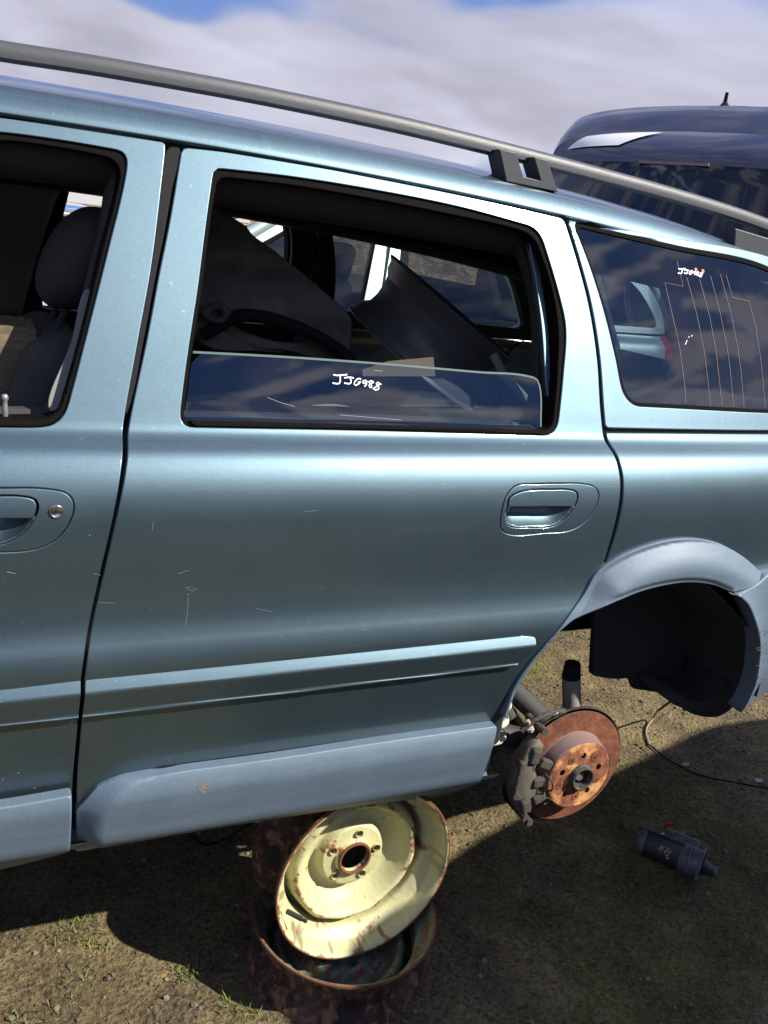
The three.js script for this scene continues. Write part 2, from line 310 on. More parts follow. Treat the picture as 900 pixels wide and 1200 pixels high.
// ---- rear door
const rdWin = outline([[251, 197, 0.012], [242, 262], [232, 340], [222, 405], [213.5, 468], [210.5, 500, 0.022], [240, 500.6], [400, 503.5], [520, 506.5], [600, 508.8], [653, 510.4, 0.032], [660, 440], [663, 383], [653, 335, 0.05], [632, 268, 0.03], [540, 243], [440, 223], [340, 207]], S);
const rdOut = outline([[213, 172, 0.01], [205, 222], [197, 268], [187, 317], [172, 397], [153, 487], [148.5, 540], [134, 618], [119, 683], [104, 757], [99, 796], [96, 839], [89.5, 930], [88, 999, 0.008], [240, 972], [400, 947], [540, 925], [563, 914, 0.03], [582, 857], [592, 836], [612, 796], [636, 764], [660, 735], [684, 706], [702, 674], [716, 632], [724, 600], [727, 560], [722, 538], [710, 518], [706, 500], [704, 480], [700, 420], [690, 357], [677, 307], [661, 256, 0.012], [560, 233], [440, 208.5], [300, 182]], S);
const hb = [[604, 570], [628, 567.6], [656, 567], [684, 567.6], [698, 572], [701.6, 580], [697, 596.5], [684.5, 612.5], [668.5, 621.2], [640, 624], [594, 625], [587, 618], [587.5, 605], [593.5, 582]];
const hf = [[595, 593.5, 0.004], [597, 584], [608, 577], [626, 573.8], [648, 573.5], [667, 574], [675.5, 577], [676.6, 584], [673, 593.8, 0.003]];
const hp = [[594.5, 594, 0.002], [592.5, 603], [595, 614.5], [600, 617], [619, 618], [649, 616], [663, 607], [673.5, 594, 0.002]];
const grow = (P, d) => { let cx = 0, cy = 0; for (const p of P) { cx += p[0] / P.length; cy += p[1] / P.length; } return P.map(p => { const l = Math.hypot(p[0] - cx, p[1] - cy); return [cx + (p[0] - cx) * (l + d) / l, cy + (p[1] - cy) * (l + d) / l]; }); };
function doorHandle(shift, lock) { // shift in picture-independent metres: the front door's handle is the same pressing further forward
  const mv = P => P.map(p => [p[0] + shift, p[1]]);
  const o = mv(outline(hb, S)), f = mv(outline(hf, S)), p = mv(outline(hp, S));
  const both = mv(outline([[594, 594], [596, 583.4], [607.5, 576.2], [626, 573], [648, 572.7], [667.4, 573.2], [676.5, 576.5], [677.8, 584], [673.8, 594], [663.5, 607.6], [649, 616.8], [619, 618.8], [599, 618], [594, 615.5], [591.8, 603]], S));
  const low = mv(outline([[592.5, 600], [595, 614.5], [600, 617], [619, 618], [649, 616], [663, 607], [673.5, 594]], S, false)), dl = sdfOf([[...low, ...low.slice().reverse()]]);
  const bowl = grow(mv(outline([[592, 585], [592, 603], [594.5, 615.5], [600, 618], [619, 619], [649, 617], [663.7, 608], [674.5, 594], [676, 584]], S)), 0.0);
  return {
    hole: grow(o, 0.0012), bezel: panel([o, both], off(0.0002), { h: 0.004, roll: 0.0014, flange: 0.006 }),
    flap: panel([grow(f, -0.0008)], off(0.0012), { h: 0.004, roll: 0.002, flange: 0.012 }),
    cup: panel([bowl], (x, y) => S(x, y) - 0.001 - 0.034 * (1 - Math.exp(-Math.abs(dl(x, y)) / 0.016)), { h: 0.003, roll: 0, flange: 0 }), o,
  };
}
const rh = doorHandle(0);
G.rearDoor = panel([rdOut, rdWin, rh.hole], S, { h: 0.008, roll: 0.0022, flange: 0.03 });
const rearDoor = part('rear_door', G.rearDoor, M.paint, wagon, 'rear door with half lowered window');
part('handle_plate', rh.bezel, M.paint, rearDoor); part('handle_flap', rh.flap, M.paint, rearDoor); part('handle_cup', rh.cup, M.paint, rearDoor);
// window surround of the rear door
const rdIn = outline([[254.5, 207, 0.018], [246, 262], [236, 340], [225, 410], [217, 470], [214.5, 494, 0.016], [240, 494.5], [400, 497.5], [520, 500.5], [600, 502.8], [646.5, 504.4, 0.024], [652, 440], [653, 383], [645, 335], [625, 275, 0.03], [595, 266], [530, 252], [440, 234], [340, 217]], off(-0.008));
G.rearSeal = panel([grow(rdWin, 0.003), rdIn], off(-0.005), { h: 0.005, roll: 0.003, flange: 0.04 });
part('window_seal', G.rearSeal, M.trim, rearDoor);
part('sill_strip', panel([outline([[219, 492.5, 0.003], [400, 497.3], [520, 500.3], [600, 502.5], [636, 503.6, 0.003], [634, 509, 0.003], [600, 508.2], [520, 506], [400, 503], [228, 499.6, 0.006]], S)], off(0.002), { h: 0.004, roll: 0.003, flange: 0.01 }), M.trim, rearDoor);
const SG = off(-0.02);
const rdGlass = outline([[226, 412.5, 0.006], [330, 418], [450, 426.5], [560, 436], [624, 441.5, 0.012], [632, 452], [634, 505, 0.01], [215, 497, 0.01]], SG);
const rearGlass = part('window_glass', panel([rdGlass], SG, { h: 0.02, roll: 0, flange: 0 }), M.glass, rearDoor, 'lowered tinted pane with a white handwritten number');
part('pane_edge', ribbon([outline([[226, 412.5], [330, 418], [450, 426.5], [560, 436], [620, 441.2], [629, 445], [632, 452], [633.5, 500]], SG, false)], SG, 0.0035, 0.001), std(0.10, 0.14, 0.13, 0.15), rearDoor);
const strokes = [[[115, 100], [160, 110], [230, 106], [300, 98]], [[205, 108], [208, 150], [205, 195], [195, 215], [160, 220], [105, 208]], [[260, 142], [300, 136], [345, 134], [385, 146]], [[335, 140], [350, 175], [348, 205], [325, 221], [260, 210]], [[482, 165], [465, 150], [430, 158], [400, 190], [390, 222], [410, 240], [450, 222], [478, 192], [440, 200]], [[565, 195], [540, 175], [508, 182], [505, 210], [530, 215], [560, 192], [552, 230], [525, 255]], [[648, 195], [610, 180], [582, 195], [600, 220], [622, 245], [620, 270], [595, 265], [585, 240], [612, 215], [650, 198]], [[748, 230], [700, 200], [680, 215], [700, 245], [718, 270], [705, 295], [665, 300], [640, 285], [680, 258], [725, 228]]];
part('paint_marking', ribbon(strokes.map(L => outline(L.map(([a, b]) => [380 + a / 11.25, 430 + b / 11.25]), SG, false)), SG, 0.0022, 0.0015), M.white, rearDoor);
part('glass_scratch', ribbon([[[313, 465.5], [330, 472], [345, 476]], [[438, 434], [448, 434.6]], [[398, 486], [470, 492]]].map(L => outline(L, SG, false)), SG, 0.0007, 0.0015), std(0.16, 0.18, 0.20, 0.5), rearDoor).userData.kind = 'stuff';
// bright channel and dark run at the rear edge of the window
part('window_channel', panel([outline([[621, 279], [628, 290], [636, 335], [643, 390], [645, 440], [642, 470], [639, 440], [635, 385], [628, 330]], off(-0.03))], off(-0.03), { h: 0.004, roll: 0.002, flange: 0.01 }), M.paint, rearDoor);
// moulding
const lineY = (a, b) => { const p = onS(...a, S), q = onS(...b, S), k = (q.y - p.y) / (q.x - p.x); return x => p.y + k * (x - p.x); };
const mTop = lineY([100, 797], [612, 745.2]), mBot = lineY([95.5, 839], [580, 781.5]), mouldTop = mTop(-0.84), mouldBot = mBot(-0.84);
const polyl = T => x => { if (x <= T[0][0]) return T[0][1]; for (let i = 1; i < T.length; i++) if (x <= T[i][0]) return lerp(T[i - 1][1], T[i][1], (x - T[i - 1][0]) / (T[i][0] - T[i - 1][0])); return T[T.length - 1][1]; };
const mouldShape = polyl([[-0.2, -0.004], [0, 0.000], [0.03, 0.0110], [0.06, 0.0120], [0.12, 0.0085], [0.68, 0.0125], [0.73, 0.0120], [1.0, -0.0002], [1.2, -0.008]]);
const SM = (x, y) => S(x, y) + mouldShape((y - mBot(x)) / (mTop(x) - mBot(x)));
const mouldR = outline([[100, 797, 0.003], [320, 774], [500, 755.5], [612, 745.2], [627, 746, 0.006], [620, 762], [600, 778], [580, 781.5], [320, 812], [95.5, 839, 0.003]], S);
part('side_moulding', panel([mouldR], SM, { h: 0.0035, roll: 0.0008, flange: 0.012 }), M.paint, rearDoor);
// sill cladding
const cladR = outline([[90, 997, 0.006], [90, 961, 0.006], [121, 926], [135, 916.5, 0.03], [175, 908.5], [320, 888], [450, 868], [582, 849.5, 0.004], [578, 872], [563, 913, 0.02], [541, 924.5], [400, 946.5], [240, 971.5]], SC);
const cf = outline([[89, 1003], [90, 962], [105, 942], [121, 926], [143, 915], [185, 905]], SC, false).map(p => [p[1], p[0]]).sort((a, b) => a[0] - b[0]), xf = polyl(cf), SCr = (x, y) => Math.max(S(x, y) + 0.004, lerp(S(x, y) + 0.004, SC(x, y) + 0.003, sstep(-0.012, 0.050, x - xf(y))));
part('lower_cladding', panel([cladR], SCr, { h: 0.006, roll: 0.0025, flange: 0.02 }), M.clad, rearDoor);
// scratches in the paint
{
  const R = rng(77), L = [];
  const sc = [[[178, 622], [180, 612]], [[110, 672], [118, 674]], [[115, 706], [135, 706.5]], [[217, 733], [218, 727], [220, 714], [220.5, 700]], [[222, 692], [232, 690]], [[140, 819], [165, 818], [194, 811]], [[300, 713], [320, 717]], [[208, 672], [222, 668]], [[660, 571], [720, 570]], [[355, 600], [372, 598]]];
  for (const s of sc) L.push(outline(s, S, false));
  for (let k = 0; k < 9; k++) { const a = 222 + (R() - 0.5) * 9, b = 694 + (R() - 0.5) * 12; L.push(outline([[a, b], [a + R() * 3, b - R() * 3]], S, false)); }
  part('paint_scratch', ribbon(L, S, 0.00042, 0.0006), std(0.14, 0.17, 0.18, 0.5), rearDoor).userData.kind = 'stuff';
}
// rust-brown scuff on the cladding
{ const R = rng(31), L = []; for (let k = 0; k < 40; k++) { const a = 236 + (R() + R() - 1) * 8, b = 921 + (R() + R() - 1) * 8; L.push(outline([[a, b], [a + R() * 2.5, b + (R() - 0.5) * 3]], SC, false)); } part('scuff', ribbon(L, SC, 0.0022, 0.0036), std(0.15, 0.115, 0.095, 0.9), rearDoor).userData.kind = 'stuff'; }

// ---- front door
const fdWin = outline([[150, 178, 0.02], [147, 205], [127, 290], [100, 397], [83, 462], [72, 499.5, 0.03], [40, 499.8], [0, 500], W(-0.74, 1.252, 0.03), W(-0.70, 1.30), W(-0.22, 1.61, 0.05), W(-0.05, 1.645), [0, 155], [75, 165]], S);
const fdOut = outline([[195, 166, 0.01], [190, 213], [177, 317], [162.5, 397], [146.5, 487], [143.5, 540], [130, 618], [115, 683], [100.5, 757], [95, 796], [92, 839], [84.5, 930], [82, 998, 0.008], [0, 1019], W(-0.84, 0.497, 0.06), W(-0.90, 0.70), W(-0.90, 1.235, 0.01), W(-0.55, 1.48), W(-0.20, 1.665, 0.03), W(-0.02, 1.674), [0, 137], [100, 149]], S);
const fhShift = onS(86, 598, S).x - onS(701.6, 580, S).x;
const fh = doorHandle(fhShift);
G.frontDoor = panel([fdOut, fdWin, fh.hole], S, { h: 0.008, roll: 0.0022, flange: 0.03 });
const frontDoor = part('front_door', G.frontDoor, M.paint, wagon, 'front door with missing window glass and a key lock');
part('handle_plate', fh.bezel, M.paint, frontDoor); part('handle_flap', fh.flap, M.paint, frontDoor); part('handle_cup', fh.cup, M.paint, frontDoor);
const fdIn = outline([[143, 188, 0.03], [139, 215], [120, 290], [94, 397], [76.5, 460], [67, 490.6, 0.02], [40, 490.8], [0, 491], W(-0.72, 1.262, 0.03), W(-0.68, 1.30), W(-0.22, 1.59, 0.05), W(-0.05, 1.622), [0, 165], [75, 174]], off(-0.008));
G.frontSeal = panel([grow(fdWin, 0.003), fdIn], off(-0.005), { h: 0.005, roll: 0.003, flange: 0.04 });
part('window_seal', G.frontSeal, M.trim, frontDoor);
part('sill_strip', panel([outline([W(-0.72, 1.262, 0.002), [0, 489], [56, 488.5], [67, 481], [76, 461, 0.002], [81, 463, 0.002], [73, 490, 0.02], [60, 497.5], [0, 499.5], W(-0.72, 1.252, 0.002)], S)], off(0.003), { h: 0.004, roll: 0.004, flange: 0.01 }), M.trim, frontDoor);
part('window_channel', panel([outline([[104, 338], [106, 340], [92, 400], [66, 482.5], [59, 482.5], [85, 400]], off(-0.03))], off(-0.035), { h: 0.004, roll: 0.001, flange: 0.004 }), std(0.16, 0.16, 0.15, 0.7), frontDoor);
{ // lock button
  const b = atZ(6, 486, -0.16).clone(); b.z = -0.17; const p = onS(6, 489, off(-0.035));
  const g = lathe([[0, 0.040], [0.0035, 0.0395], [0.0052, 0.036], [0.0052, 0.032], [0.0036, 0.029], [0.0036, 0.025], [0.0045, 0.018], [0.0045, 0], [0, 0]], 20);
  part('lock_button', g.translate(p.x, p.y - 0.004, p.z), std(0.35, 0.34, 0.33, 0.35, { metalness: 0.6 }), frontDoor);
  const c = onS(66, 599, S); c.z += 0.001;
  const kl = part('key_lock', lathe([[0.0028, 0], [0.0045, 0.0006], [0.0078, 0.001], [0.0083, 0.0022], [0.0097, 0.0022], [0.0102, 0]], 40).rotateX(Math.PI / 2).translate(c.x, c.y, c.z), M.chrome, frontDoor);
  part('key_slot', box(c.x - 0.0022, c.x + 0.0022, c.y - 0.0035, c.y + 0.0035, c.z - 0.002, c.z + 0.0014), M.black, kl);
}
part('side_moulding', panel([outline([[0, 808.5], [94.5, 797.5, 0.002], [91, 839.5, 0.002], [0, 856], W(-0.84, mouldBot, 0.004), W(-0.84, mouldTop, 0.004)], S)], SM, { h: 0.0035, roll: 0.0008, flange: 0.012 }), M.paint, frontDoor);
part('lower_cladding', panel([outline([[0, 945], [84, 930.5, 0.003], [81.5, 997, 0.004], [0, 1018], W(-0.82, 0.5, 0.03), W(-0.86, 0.665, 0.02)], SC)], off(0.003, SC), { h: 0.006, roll: 0.004, flange: 0.02 }), M.clad, frontDoor);
part('paint_chip', ribbon([[[90, 550], [97, 549]], [[99, 554], [103, 553]], [[66, 549], [69, 548]], [[72, 551], [74, 549]], [[80, 547], [84, 548]], [[107, 541], [112, 542]], [[104, 627], [106, 627]], [[8, 670], [18, 672]], [[3, 912], [4, 914]], [[20, 905], [23, 906]], [[40, 922], [41, 924]]].map(L => outline(L, S, false)), S, 0.0008, 0.0006), std(0.16, 0.19, 0.20, 0.6), frontDoor).userData.kind = 'stuff';
// black edge seal between the doors (the rear door stands a little ajar)
part('pillar_seal', panel([outline([[198, 172], [210, 172], [202, 222], [194, 268], [184, 317], [169, 397], [151, 480], [147.5, 487], [146, 487], [161, 397], [175.5, 317], [188.5, 213]], off(-0.004))], off(-0.004), { h: 0.004, roll: 0.003, flange: 0.03 }), M.rubber, wagon);

// ---- quarter panel (above and below the joint), glass
const qOutU = outline([[664.5, 257, 0.006], [680, 307], [693, 357], [703, 420], [707.5, 480], [709.5, 502, 0.006], [780, 503.5], [900, 505], W(2.12, 1.258, 0.02), W(2.10, 1.35), W(1.98, 1.50), W(1.86, 1.585, 0.04), [900, 300], [780, 277]], S);
const qWin = outline([[672, 261, 0.014], [690, 307], [707, 360], [722, 420], [730, 458], [738, 475.5, 0.03], [780, 477.5], [900, 483.5], W(2.03, 1.292, 0.05), W(1.90, 1.47), W(1.80, 1.545, 0.05), [900, 313.5], [790, 288]], S);
G.quarterUp = panel([qOutU, qWin], S, { h: 0.008, roll: 0.003, flange: 0.02 });
part('rear_pillar', G.quarterUp, M.paint, wagon, 'painted surround of the rear side window');
const SQ = off(-0.004);
const qw = part('quarter_glass', panel([grow(qWin, 0.001)], SQ, { h: 0.02, roll: 0, flange: 0 }), M.tint, wagon, 'dark rear side window with aerial lines and a white handwritten number');
const qInn = outline([[676, 266, 0.014], [692, 307], [709, 360], [724, 420], [733, 458], [740, 472, 0.025], [780, 473.5], [900, 480], W(2.01, 1.297, 0.05), W(1.88, 1.47), W(1.79, 1.54, 0.05), [900, 318], [790, 292.5]], S);
part('window_seal', panel([grow(qWin, 0.002), qInn], off(-0.0008), { h: 0.004, roll: 0.001, flange: 0.01 }), M.trim, wagon);
{
  const q = (a, b) => [770 + a / 5.215, 260 + b / 5.215];
  const wires = [[[120, 240], [158, 393], [45, 372], [90, 560], [135, 760], [165, 980], [175, 1105]], [[180, 340], [240, 560], [285, 780], [310, 980], [325, 1120]], [[258, 350], [320, 580], [360, 800], [380, 980], [395, 1125]], [[325, 330], [385, 560], [425, 760], [445, 900], [465, 1130]], [[385, 320], [450, 560], [490, 760], [510, 900], [530, 1135]], [[420, 325], [458, 460], [560, 485], [600, 640], [632, 840], [660, 1135]]];
  for (const L of wires) { // straight runs between the corners
    const P = L.map(([a, b]) => { const s = onS(...q(a, b), SQ); return [s.x, s.y]; });
    part('aerial_line', ribbon([P], SQ, 0.0010, 0.0009), M.heat, qw);
  }
  part('paint_marking', ribbon(strokes.map(L => outline(L.map(([a, b]) => q(125 + (a - 105) / 640 * 152, 285 + (b - 98) / 202 * 50)), SQ, false)), SQ, 0.0024, 0.0014), M.white, qw);
  for (const [a, b] of [[235, 292], [278, 300]]) { const p = onS(...q(a, b), SQ); part('orange_dot', new THREE.CircleGeometry(0.0042, 20).rotateX(-0.4).translate(p.x, p.y, p.z + 0.0012), M.dot, qw); }
  part('glass_scratch', ribbon([[[170, 750], [182, 722]], [[190, 706], [196, 700]], [[208, 700], [214, 692]]].map(L => outline(L.map(([a, b]) => q(a, b)), SQ, false)), SQ, 0.0014, 0.001), M.white, qw).userData.kind = 'stuff';
}
const archC = [1.300, 0.612];
const fo = [[702.5, 673], [720, 660], [740, 649.5], [780, 636.5], [812, 633], [844, 638], [872, 652], [892, 670]];
const fi = [[848, 690], [828, 682], [804, 679], [780, 681], [740, 691], [700, 711], [660, 741.5], [636, 769], [612, 805], [595, 842]];
const qOutL = outline([[709.5, 507, 0.004], [713, 517], [725, 538], [730, 560], [727.5, 600], [719.5, 632], [706, 673, 0.003], ...fo.slice(1, 7).map(([a, b]) => [a, b + 10]), [893, 682, 0.01], [900, 681], W(2.24, 0.80, 0.02), W(2.26, 1.10), W(2.14, 1.246, 0.03), [900, 508.5], [780, 507.5]], S);
G.quarterLow = panel([qOutL], S, { h: 0.008, roll: 0.003, flange: 0.02 });
part('rear_wing', G.quarterLow, M.paint, wagon, 'painted rear wing above the wheel arch');
// flare over the arch
const foL = outline([[590, 841], [612, 797], [640, 762], [668, 728], [688, 698], ...fo], S, false), dfo = sdfOf([[...foL, ...foL.slice().reverse()]]);
const fArea = sdfOf([[...foL, archC]]), fiL = outline([[848, 690], ...fi.slice(1)], off(0.02), false), dfi = sdfOf([[...fiL, ...fiL.slice().reverse()]]);
const SF = (x, y) => { const d = fArea(x, y) > 0 ? Math.abs(dfo(x, y)) : 0, e = Math.abs(dfi(x, y)); return Math.max(-0.03, S(x, y)) + 0.007 + 0.032 * Math.sin(clamp(d / 0.060) * Math.PI / 2) - 0.007 * (1 - sm(clamp(e / 0.014))) * sstep(0.02, 0.05, d); };
const flareP = outline([[590, 840, 0.002], [612, 796.5], [640, 761], [668, 727], [688, 698], [702, 674], ...fo.slice(1, 7), [892.5, 670.5, 0.003], [886, 677.5], [870, 684.5], [848, 689.5, 0.003], ...fi.slice(1), [596, 843, 0.002]], off(0.015));
G.flare = panel([flareP], SF, { h: 0.004, roll: 0.0022, flange: 0.045 });
part('wheel_arch_flare', G.flare, M.clad, wagon, 'matt faded grey flare over the rear wheel arch');
// bumper corner and rear face
const bo = outline([[848, 691, 0.002], [870, 686], [887, 679], [895, 672.5], [900, 671], W(2.25, 0.965, 0.03), W(2.25, 0.66, 0.03), W(1.95, 0.635), [900, 806], [857, 831, 0.012], [870, 801], [877, 772], [881, 746], [877, 722], [866, 702]], off(0.02));
const dbo = sdfOf([outline([[848, 691], [866, 702], [877, 722], [881, 746], [877, 772], [870, 801], [857, 831], [850, 840], [840, 700]], off(0.02))]);
const bumpProf = spline([[.55, -.03], [.62, -.012], [.70, .004], [.80, .012], [.90, .012], [.955, .004], [.98, -.006]]);
const SB = (x, y) => bumpProf(y) + bow(x) + 0.022 * Math.exp(-Math.abs(dbo(x, y)) / 0.03) - 0.004;
G.bumper = panel([bo], SB, { h: 0.005, roll: 0.006, flange: 0.04 });
const bump = part('rear_bumper', G.bumper, M.clad, wagon, 'matt faded grey bumper corner with scrapes');
{
  const R = rng(5), L = []; for (let k = 0; k < 46; k++) { const a = 884 + R() * 14, b = 738 + R() * 80 + (R() - 0.5) * 10; if (b > 800 && a < 880) continue; L.push(outline([[a, b], [a + 2 + R() * 8, b - 1 - R() * 4]], SB, false)); }
  part('scrape', ribbon(L, SB, 0.0014, 0.0008), std(0.05, 0.05, 0.055, 0.8), bump).userData.kind = 'stuff';
}
// sill under the doors, underbody
part('sill', merge([grid(40, 6, (u, v) => { const x = -0.86 + u * 1.86, a = v * 2.2; return [x, 0.515 - 0.034 * Math.sin(a) - 0.004, bow(x) - 0.045 - 0.05 * v]; }), box(-0.9, 0.93, 0.495, 0.52, -0.2, -0.075)]), M.clad, wagon);
// ---- roof
const droop = x => x > 0 ? -(0.022 * x * x + 0.0056 * x * x * x) : -0.03 * x * x;
const RC = [[.300, 1.660], [.288, 1.6785], [.2775, 1.6815], [.2765, 1.6855], [.281, 1.695], [.290, 1.707], [.301, 1.717], [.310, 1.7225], [.3135, 1.7235], [.316, 1.722], [.318, 1.716], [.328, 1.716], [.330, 1.7235], [.333, 1.7255], [.345, 1.731], [.38, 1.741], [.45, 1.754], [.55, 1.764], [.70, 1.772], [.9, 1.776]];
const RCf = [...RC.map(([a, b]) => [-a, b]), ...RC.slice(0, -1).reverse().map(([a, b]) => [-1.8 + a, b])];
const taper = x => x > 1.5 ? (x - 1.5) * 0.10 : 0;
G.roof = (() => { const xs = []; for (let k = 0; k <= 70; k++) xs.push(-0.42 + k / 70 * 2.46); const n = RCf.length; return grid(70, n - 1, (u, v) => { const x = xs[Math.round(u * 70)], [z, y] = RCf[Math.round(v * (n - 1))]; return [x, y + droop(x) + bow(x) * 0.3, z + (z > -0.9 ? 1 : -1) * (bow(Math.min(x, 1.9)) - taper(x)) * clamp(Math.abs(z + 0.9) / 0.5)]; }); })();
part('roof', G.roof, M.paint, wagon);
{ // roof rails
  const path = [[-420, 12], [-300, 20], [-160, 34], [-60, 46], [0, 57.5], [100, 73], [200, 90.5], [300, 109], [450, 140.5], [570, 169.5], [700, 203], [800, 230.5], [880, 256], [930, 276]].map(([a, b]) => atZ(a, b, -0.372));
  path[0].y -= 0.02; const last = path[path.length - 1]; path.push(V3(last.x + 0.11, last.y - 0.02, -0.372), V3(last.x + 0.18, last.y - 0.05, -0.374));
  const c = new THREE.CatmullRomCurve3(path), n = 90, secs = [[[-.9, .55], [-.6, 1], [.1, 1], [.55, .82], [.85, .35], [.95, -.2], [.95, -.72]], [[.95, -.72], [.75, -1], [-.9, -1]], [[-.9, -1], [-.9, .55]]];
  const railGeo = merge(secs.map(sec => grid(sec.length - 1, n, (u, v) => { const p = c.getPoint(v), q = sec[Math.round(u * (sec.length - 1))]; return [p.x, p.y - 0.002 + q[1] * 0.0150, p.z + q[0] * 0.0135]; }, (q) => [q[0], q[1] * 4])));
  const extr = (P, z0, d) => new THREE.ExtrudeGeometry(new THREE.Shape(P.map(p => new THREE.Vector2(...p))), { depth: d, bevelEnabled: true, bevelSize: 0.002, bevelThickness: 0.003, bevelSegments: 2 }).translate(0, 0, z0);
  const footP = [[583, 180], [601, 184], [609.5, 211.5], [631.5, 216.5], [623.5, 189], [638, 192.5], [649.5, 227.5], [591, 215.5]].map(([a, b]) => { const p = atZ(a, b, -0.340); return [p.x, p.y]; });
  const foot = dx => extr(footP.map(([x, y]) => [x + dx, y + 0.006 + (dx ? droop(x + dx) - droop(x) : 0)]), -0.380, 0.046);
  const fx = atZ(572, 200, -0.352).x;
  const rearFoot = () => { const p = atZ(868, 262, -0.36), y = x => 1.716 + droop(x); const P = [[p.x - 0.01, y(p.x) + 0.004], [p.x - 0.02, y(p.x) + 0.045], [p.x + 0.10, y(p.x + 0.1) + 0.045], [p.x + 0.22, y(p.x + 0.22) + 0.012], [p.x + 0.22, y(p.x + 0.22) - 0.006]]; return new THREE.ExtrudeGeometry(new THREE.Shape(P.map(q => new THREE.Vector2(...q))), { depth: 0.03, bevelEnabled: true, bevelSize: 0.003, bevelThickness: 0.004, bevelSegments: 2 }).translate(0, 0, -0.384); };
  const r = part('roof_rail', railGeo, M.rail, wagon, 'grey roof rail along the near side');
  part('rail_foot', foot(0), M.rail, r); part('rail_foot', rearFoot(), M.rail, r); part('rail_foot', foot(-1.28), M.rail, r);
  const r2 = part('roof_rail', mirror(railGeo, 0), M.rail, wagon); part('rail_foot', mirror(foot(0), 0), M.rail, r2); part('rail_foot', mirror(rearFoot(), 0), M.rail, r2);
}
// ---- far side, front, tail
G.frontWing = panel([outline([W(-0.91, 0.50, 0.02), W(-0.91, 1.235, 0.01), W(-1.10, 1.225), W(-1.6, 1.16), W(-2.0, 1.05, 0.05), W(-2.08, 0.80), W(-2.05, 0.60, 0.03), W(-1.84, 0.60), W(-1.80, 0.74), W(-1.70, 0.87), W(-1.49, 0.955), W(-1.28, 0.87), W(-1.18, 0.74), W(-1.14, 0.60), W(-1.12, 0.50, 0.01)], S)], S, { h: 0.012, roll: 0.003, flange: 0.03 });
G.bonnet = grid(30, 24, (u, v) => { const x = -0.95 - 1.12 * u, w = 0.82 - 0.02 * u - 0.10 * u * u * u, z = -0.9 + (v - 0.5) * 2 * w, e = Math.abs(v - 0.5) * 2; return [x, 1.255 + 0.045 * (1 - e * e) - 0.06 * u - 0.11 * u * u * u - 0.02 * sstep(0.9, 1, e), z]; });
G.nose = grid(24, 10, (u, v) => { const a = (u - 0.5) * 2, z = -0.9 + a * 0.78, y = 0.55 + 0.56 * v; return [-2.10 + 0.14 * a * a - 0.05 * Math.sin(v * Math.PI), y, z]; });
G.screen = grid(16, 10, (u, v) => { const a = (u - 0.5) * 2, w = lerp(0.76, 0.62, v), x = lerp(-1.06, -0.42, v) + 0.10 * a * a * (1 - 0.4 * v); return [x - 0.06 * Math.sin(v * Math.PI) * 0.4, lerp(1.25, 1.745, v) - 0.03 * a * a, -0.9 + a * w]; });
G.aPillar = rod(V3(-0.93, 1.24, -0.125), V3(-0.24, 1.672, -0.29), 0.032, 0.030, 12);
G.tail = grid(24, 14, (u, v) => { const a = (u - 0.5) * 2, y = lerp(0.66, 1.26, v); return [2.26 + 0.05 * (1 - a * a) - 0.02 * v, y, -0.9 + a * 0.74]; });
G.tailFrame = merge([rod(V3(2.25, 1.25, -0.30), V3(1.98, 1.63, -0.36), 0.04, 0.035), rod(V3(2.25, 1.25, -1.50), V3(1.98, 1.63, -1.44), 0.04, 0.035), rod(V3(1.985, 1.635, -0.36), V3(1.985, 1.635, -1.44), 0.035)]);
G.tailGlass = grid(10, 6, (u, v) => [lerp(2.25, 2.0, v), lerp(1.25, 1.62, v), -0.9 + (u - 0.5) * 2 * lerp(0.6, 0.53, v)]);
G.quarterPane = panel([grow(qWin, 0.001)], SQ, { h: 0.03, roll: 0, flange: 0 });
G.rearPane = panel([grow(rdWin, -0.004)], off(-0.016), { h: 0.03, roll: 0, flange: 0 });
G.frontPane = panel([grow(fdWin, -0.004)], off(-0.016), { h: 0.03, roll: 0, flange: 0 });
G.lamp = panel([outline([W(2.04, 1.25, 0.02), W(2.04, 0.98, 0.02), W(2.24, 0.98, 0.02), W(2.24, 1.24, 0.02)], S)], off(0.006), { h: 0.01, roll: 0.006, flange: 0.02 });
M.red = std(0.35, 0.012, 0.012, 0.15, { clearcoat: 1 });
const farDoor = part('far_front_door', mirror(G.frontDoor), M.paint, wagon); part('window_seal', mirror(G.frontSeal), M.trim, farDoor);
const farRear = part('far_rear_door', mirror(G.rearDoor), M.paint, wagon); part('window_seal', mirror(G.rearSeal), M.trim, farRear);
part('far_rear_pillar', mirror(G.quarterUp), M.paint, wagon); part('far_rear_wing', mirror(G.quarterLow), M.paint, wagon);
part('far_quarter_glass', mirror(G.quarterPane), M.glass, wagon);
part('far_arch_flare', mirror(G.flare), M.clad, wagon); part('far_bumper_corner', mirror(G.bumper), M.clad, wagon);
for (const [n, g] of [['front_wing', G.frontWing], ['far_front_wing', mirror(G.frontWing)]]) part(n, g, M.paint, wagon);
part('bonnet', G.bonnet, M.paint, wagon); part('nose', G.nose, M.clad, wagon); part('windscreen', G.screen, M.glass, wagon);
part('windscreen_pillar', G.aPillar, M.paint, wagon); part('windscreen_pillar', mirror(G.aPillar, 0), M.paint, wagon);
part('tailgate', G.tail, M.paint, wagon); part('tailgate_frame', G.tailFrame, M.paint, wagon); part('tailgate_glass', G.tailGlass, M.tint, wagon);
part('tail_lamp', G.lamp, M.red, wagon); part('tail_lamp', mirror(G.lamp), M.red, wagon);
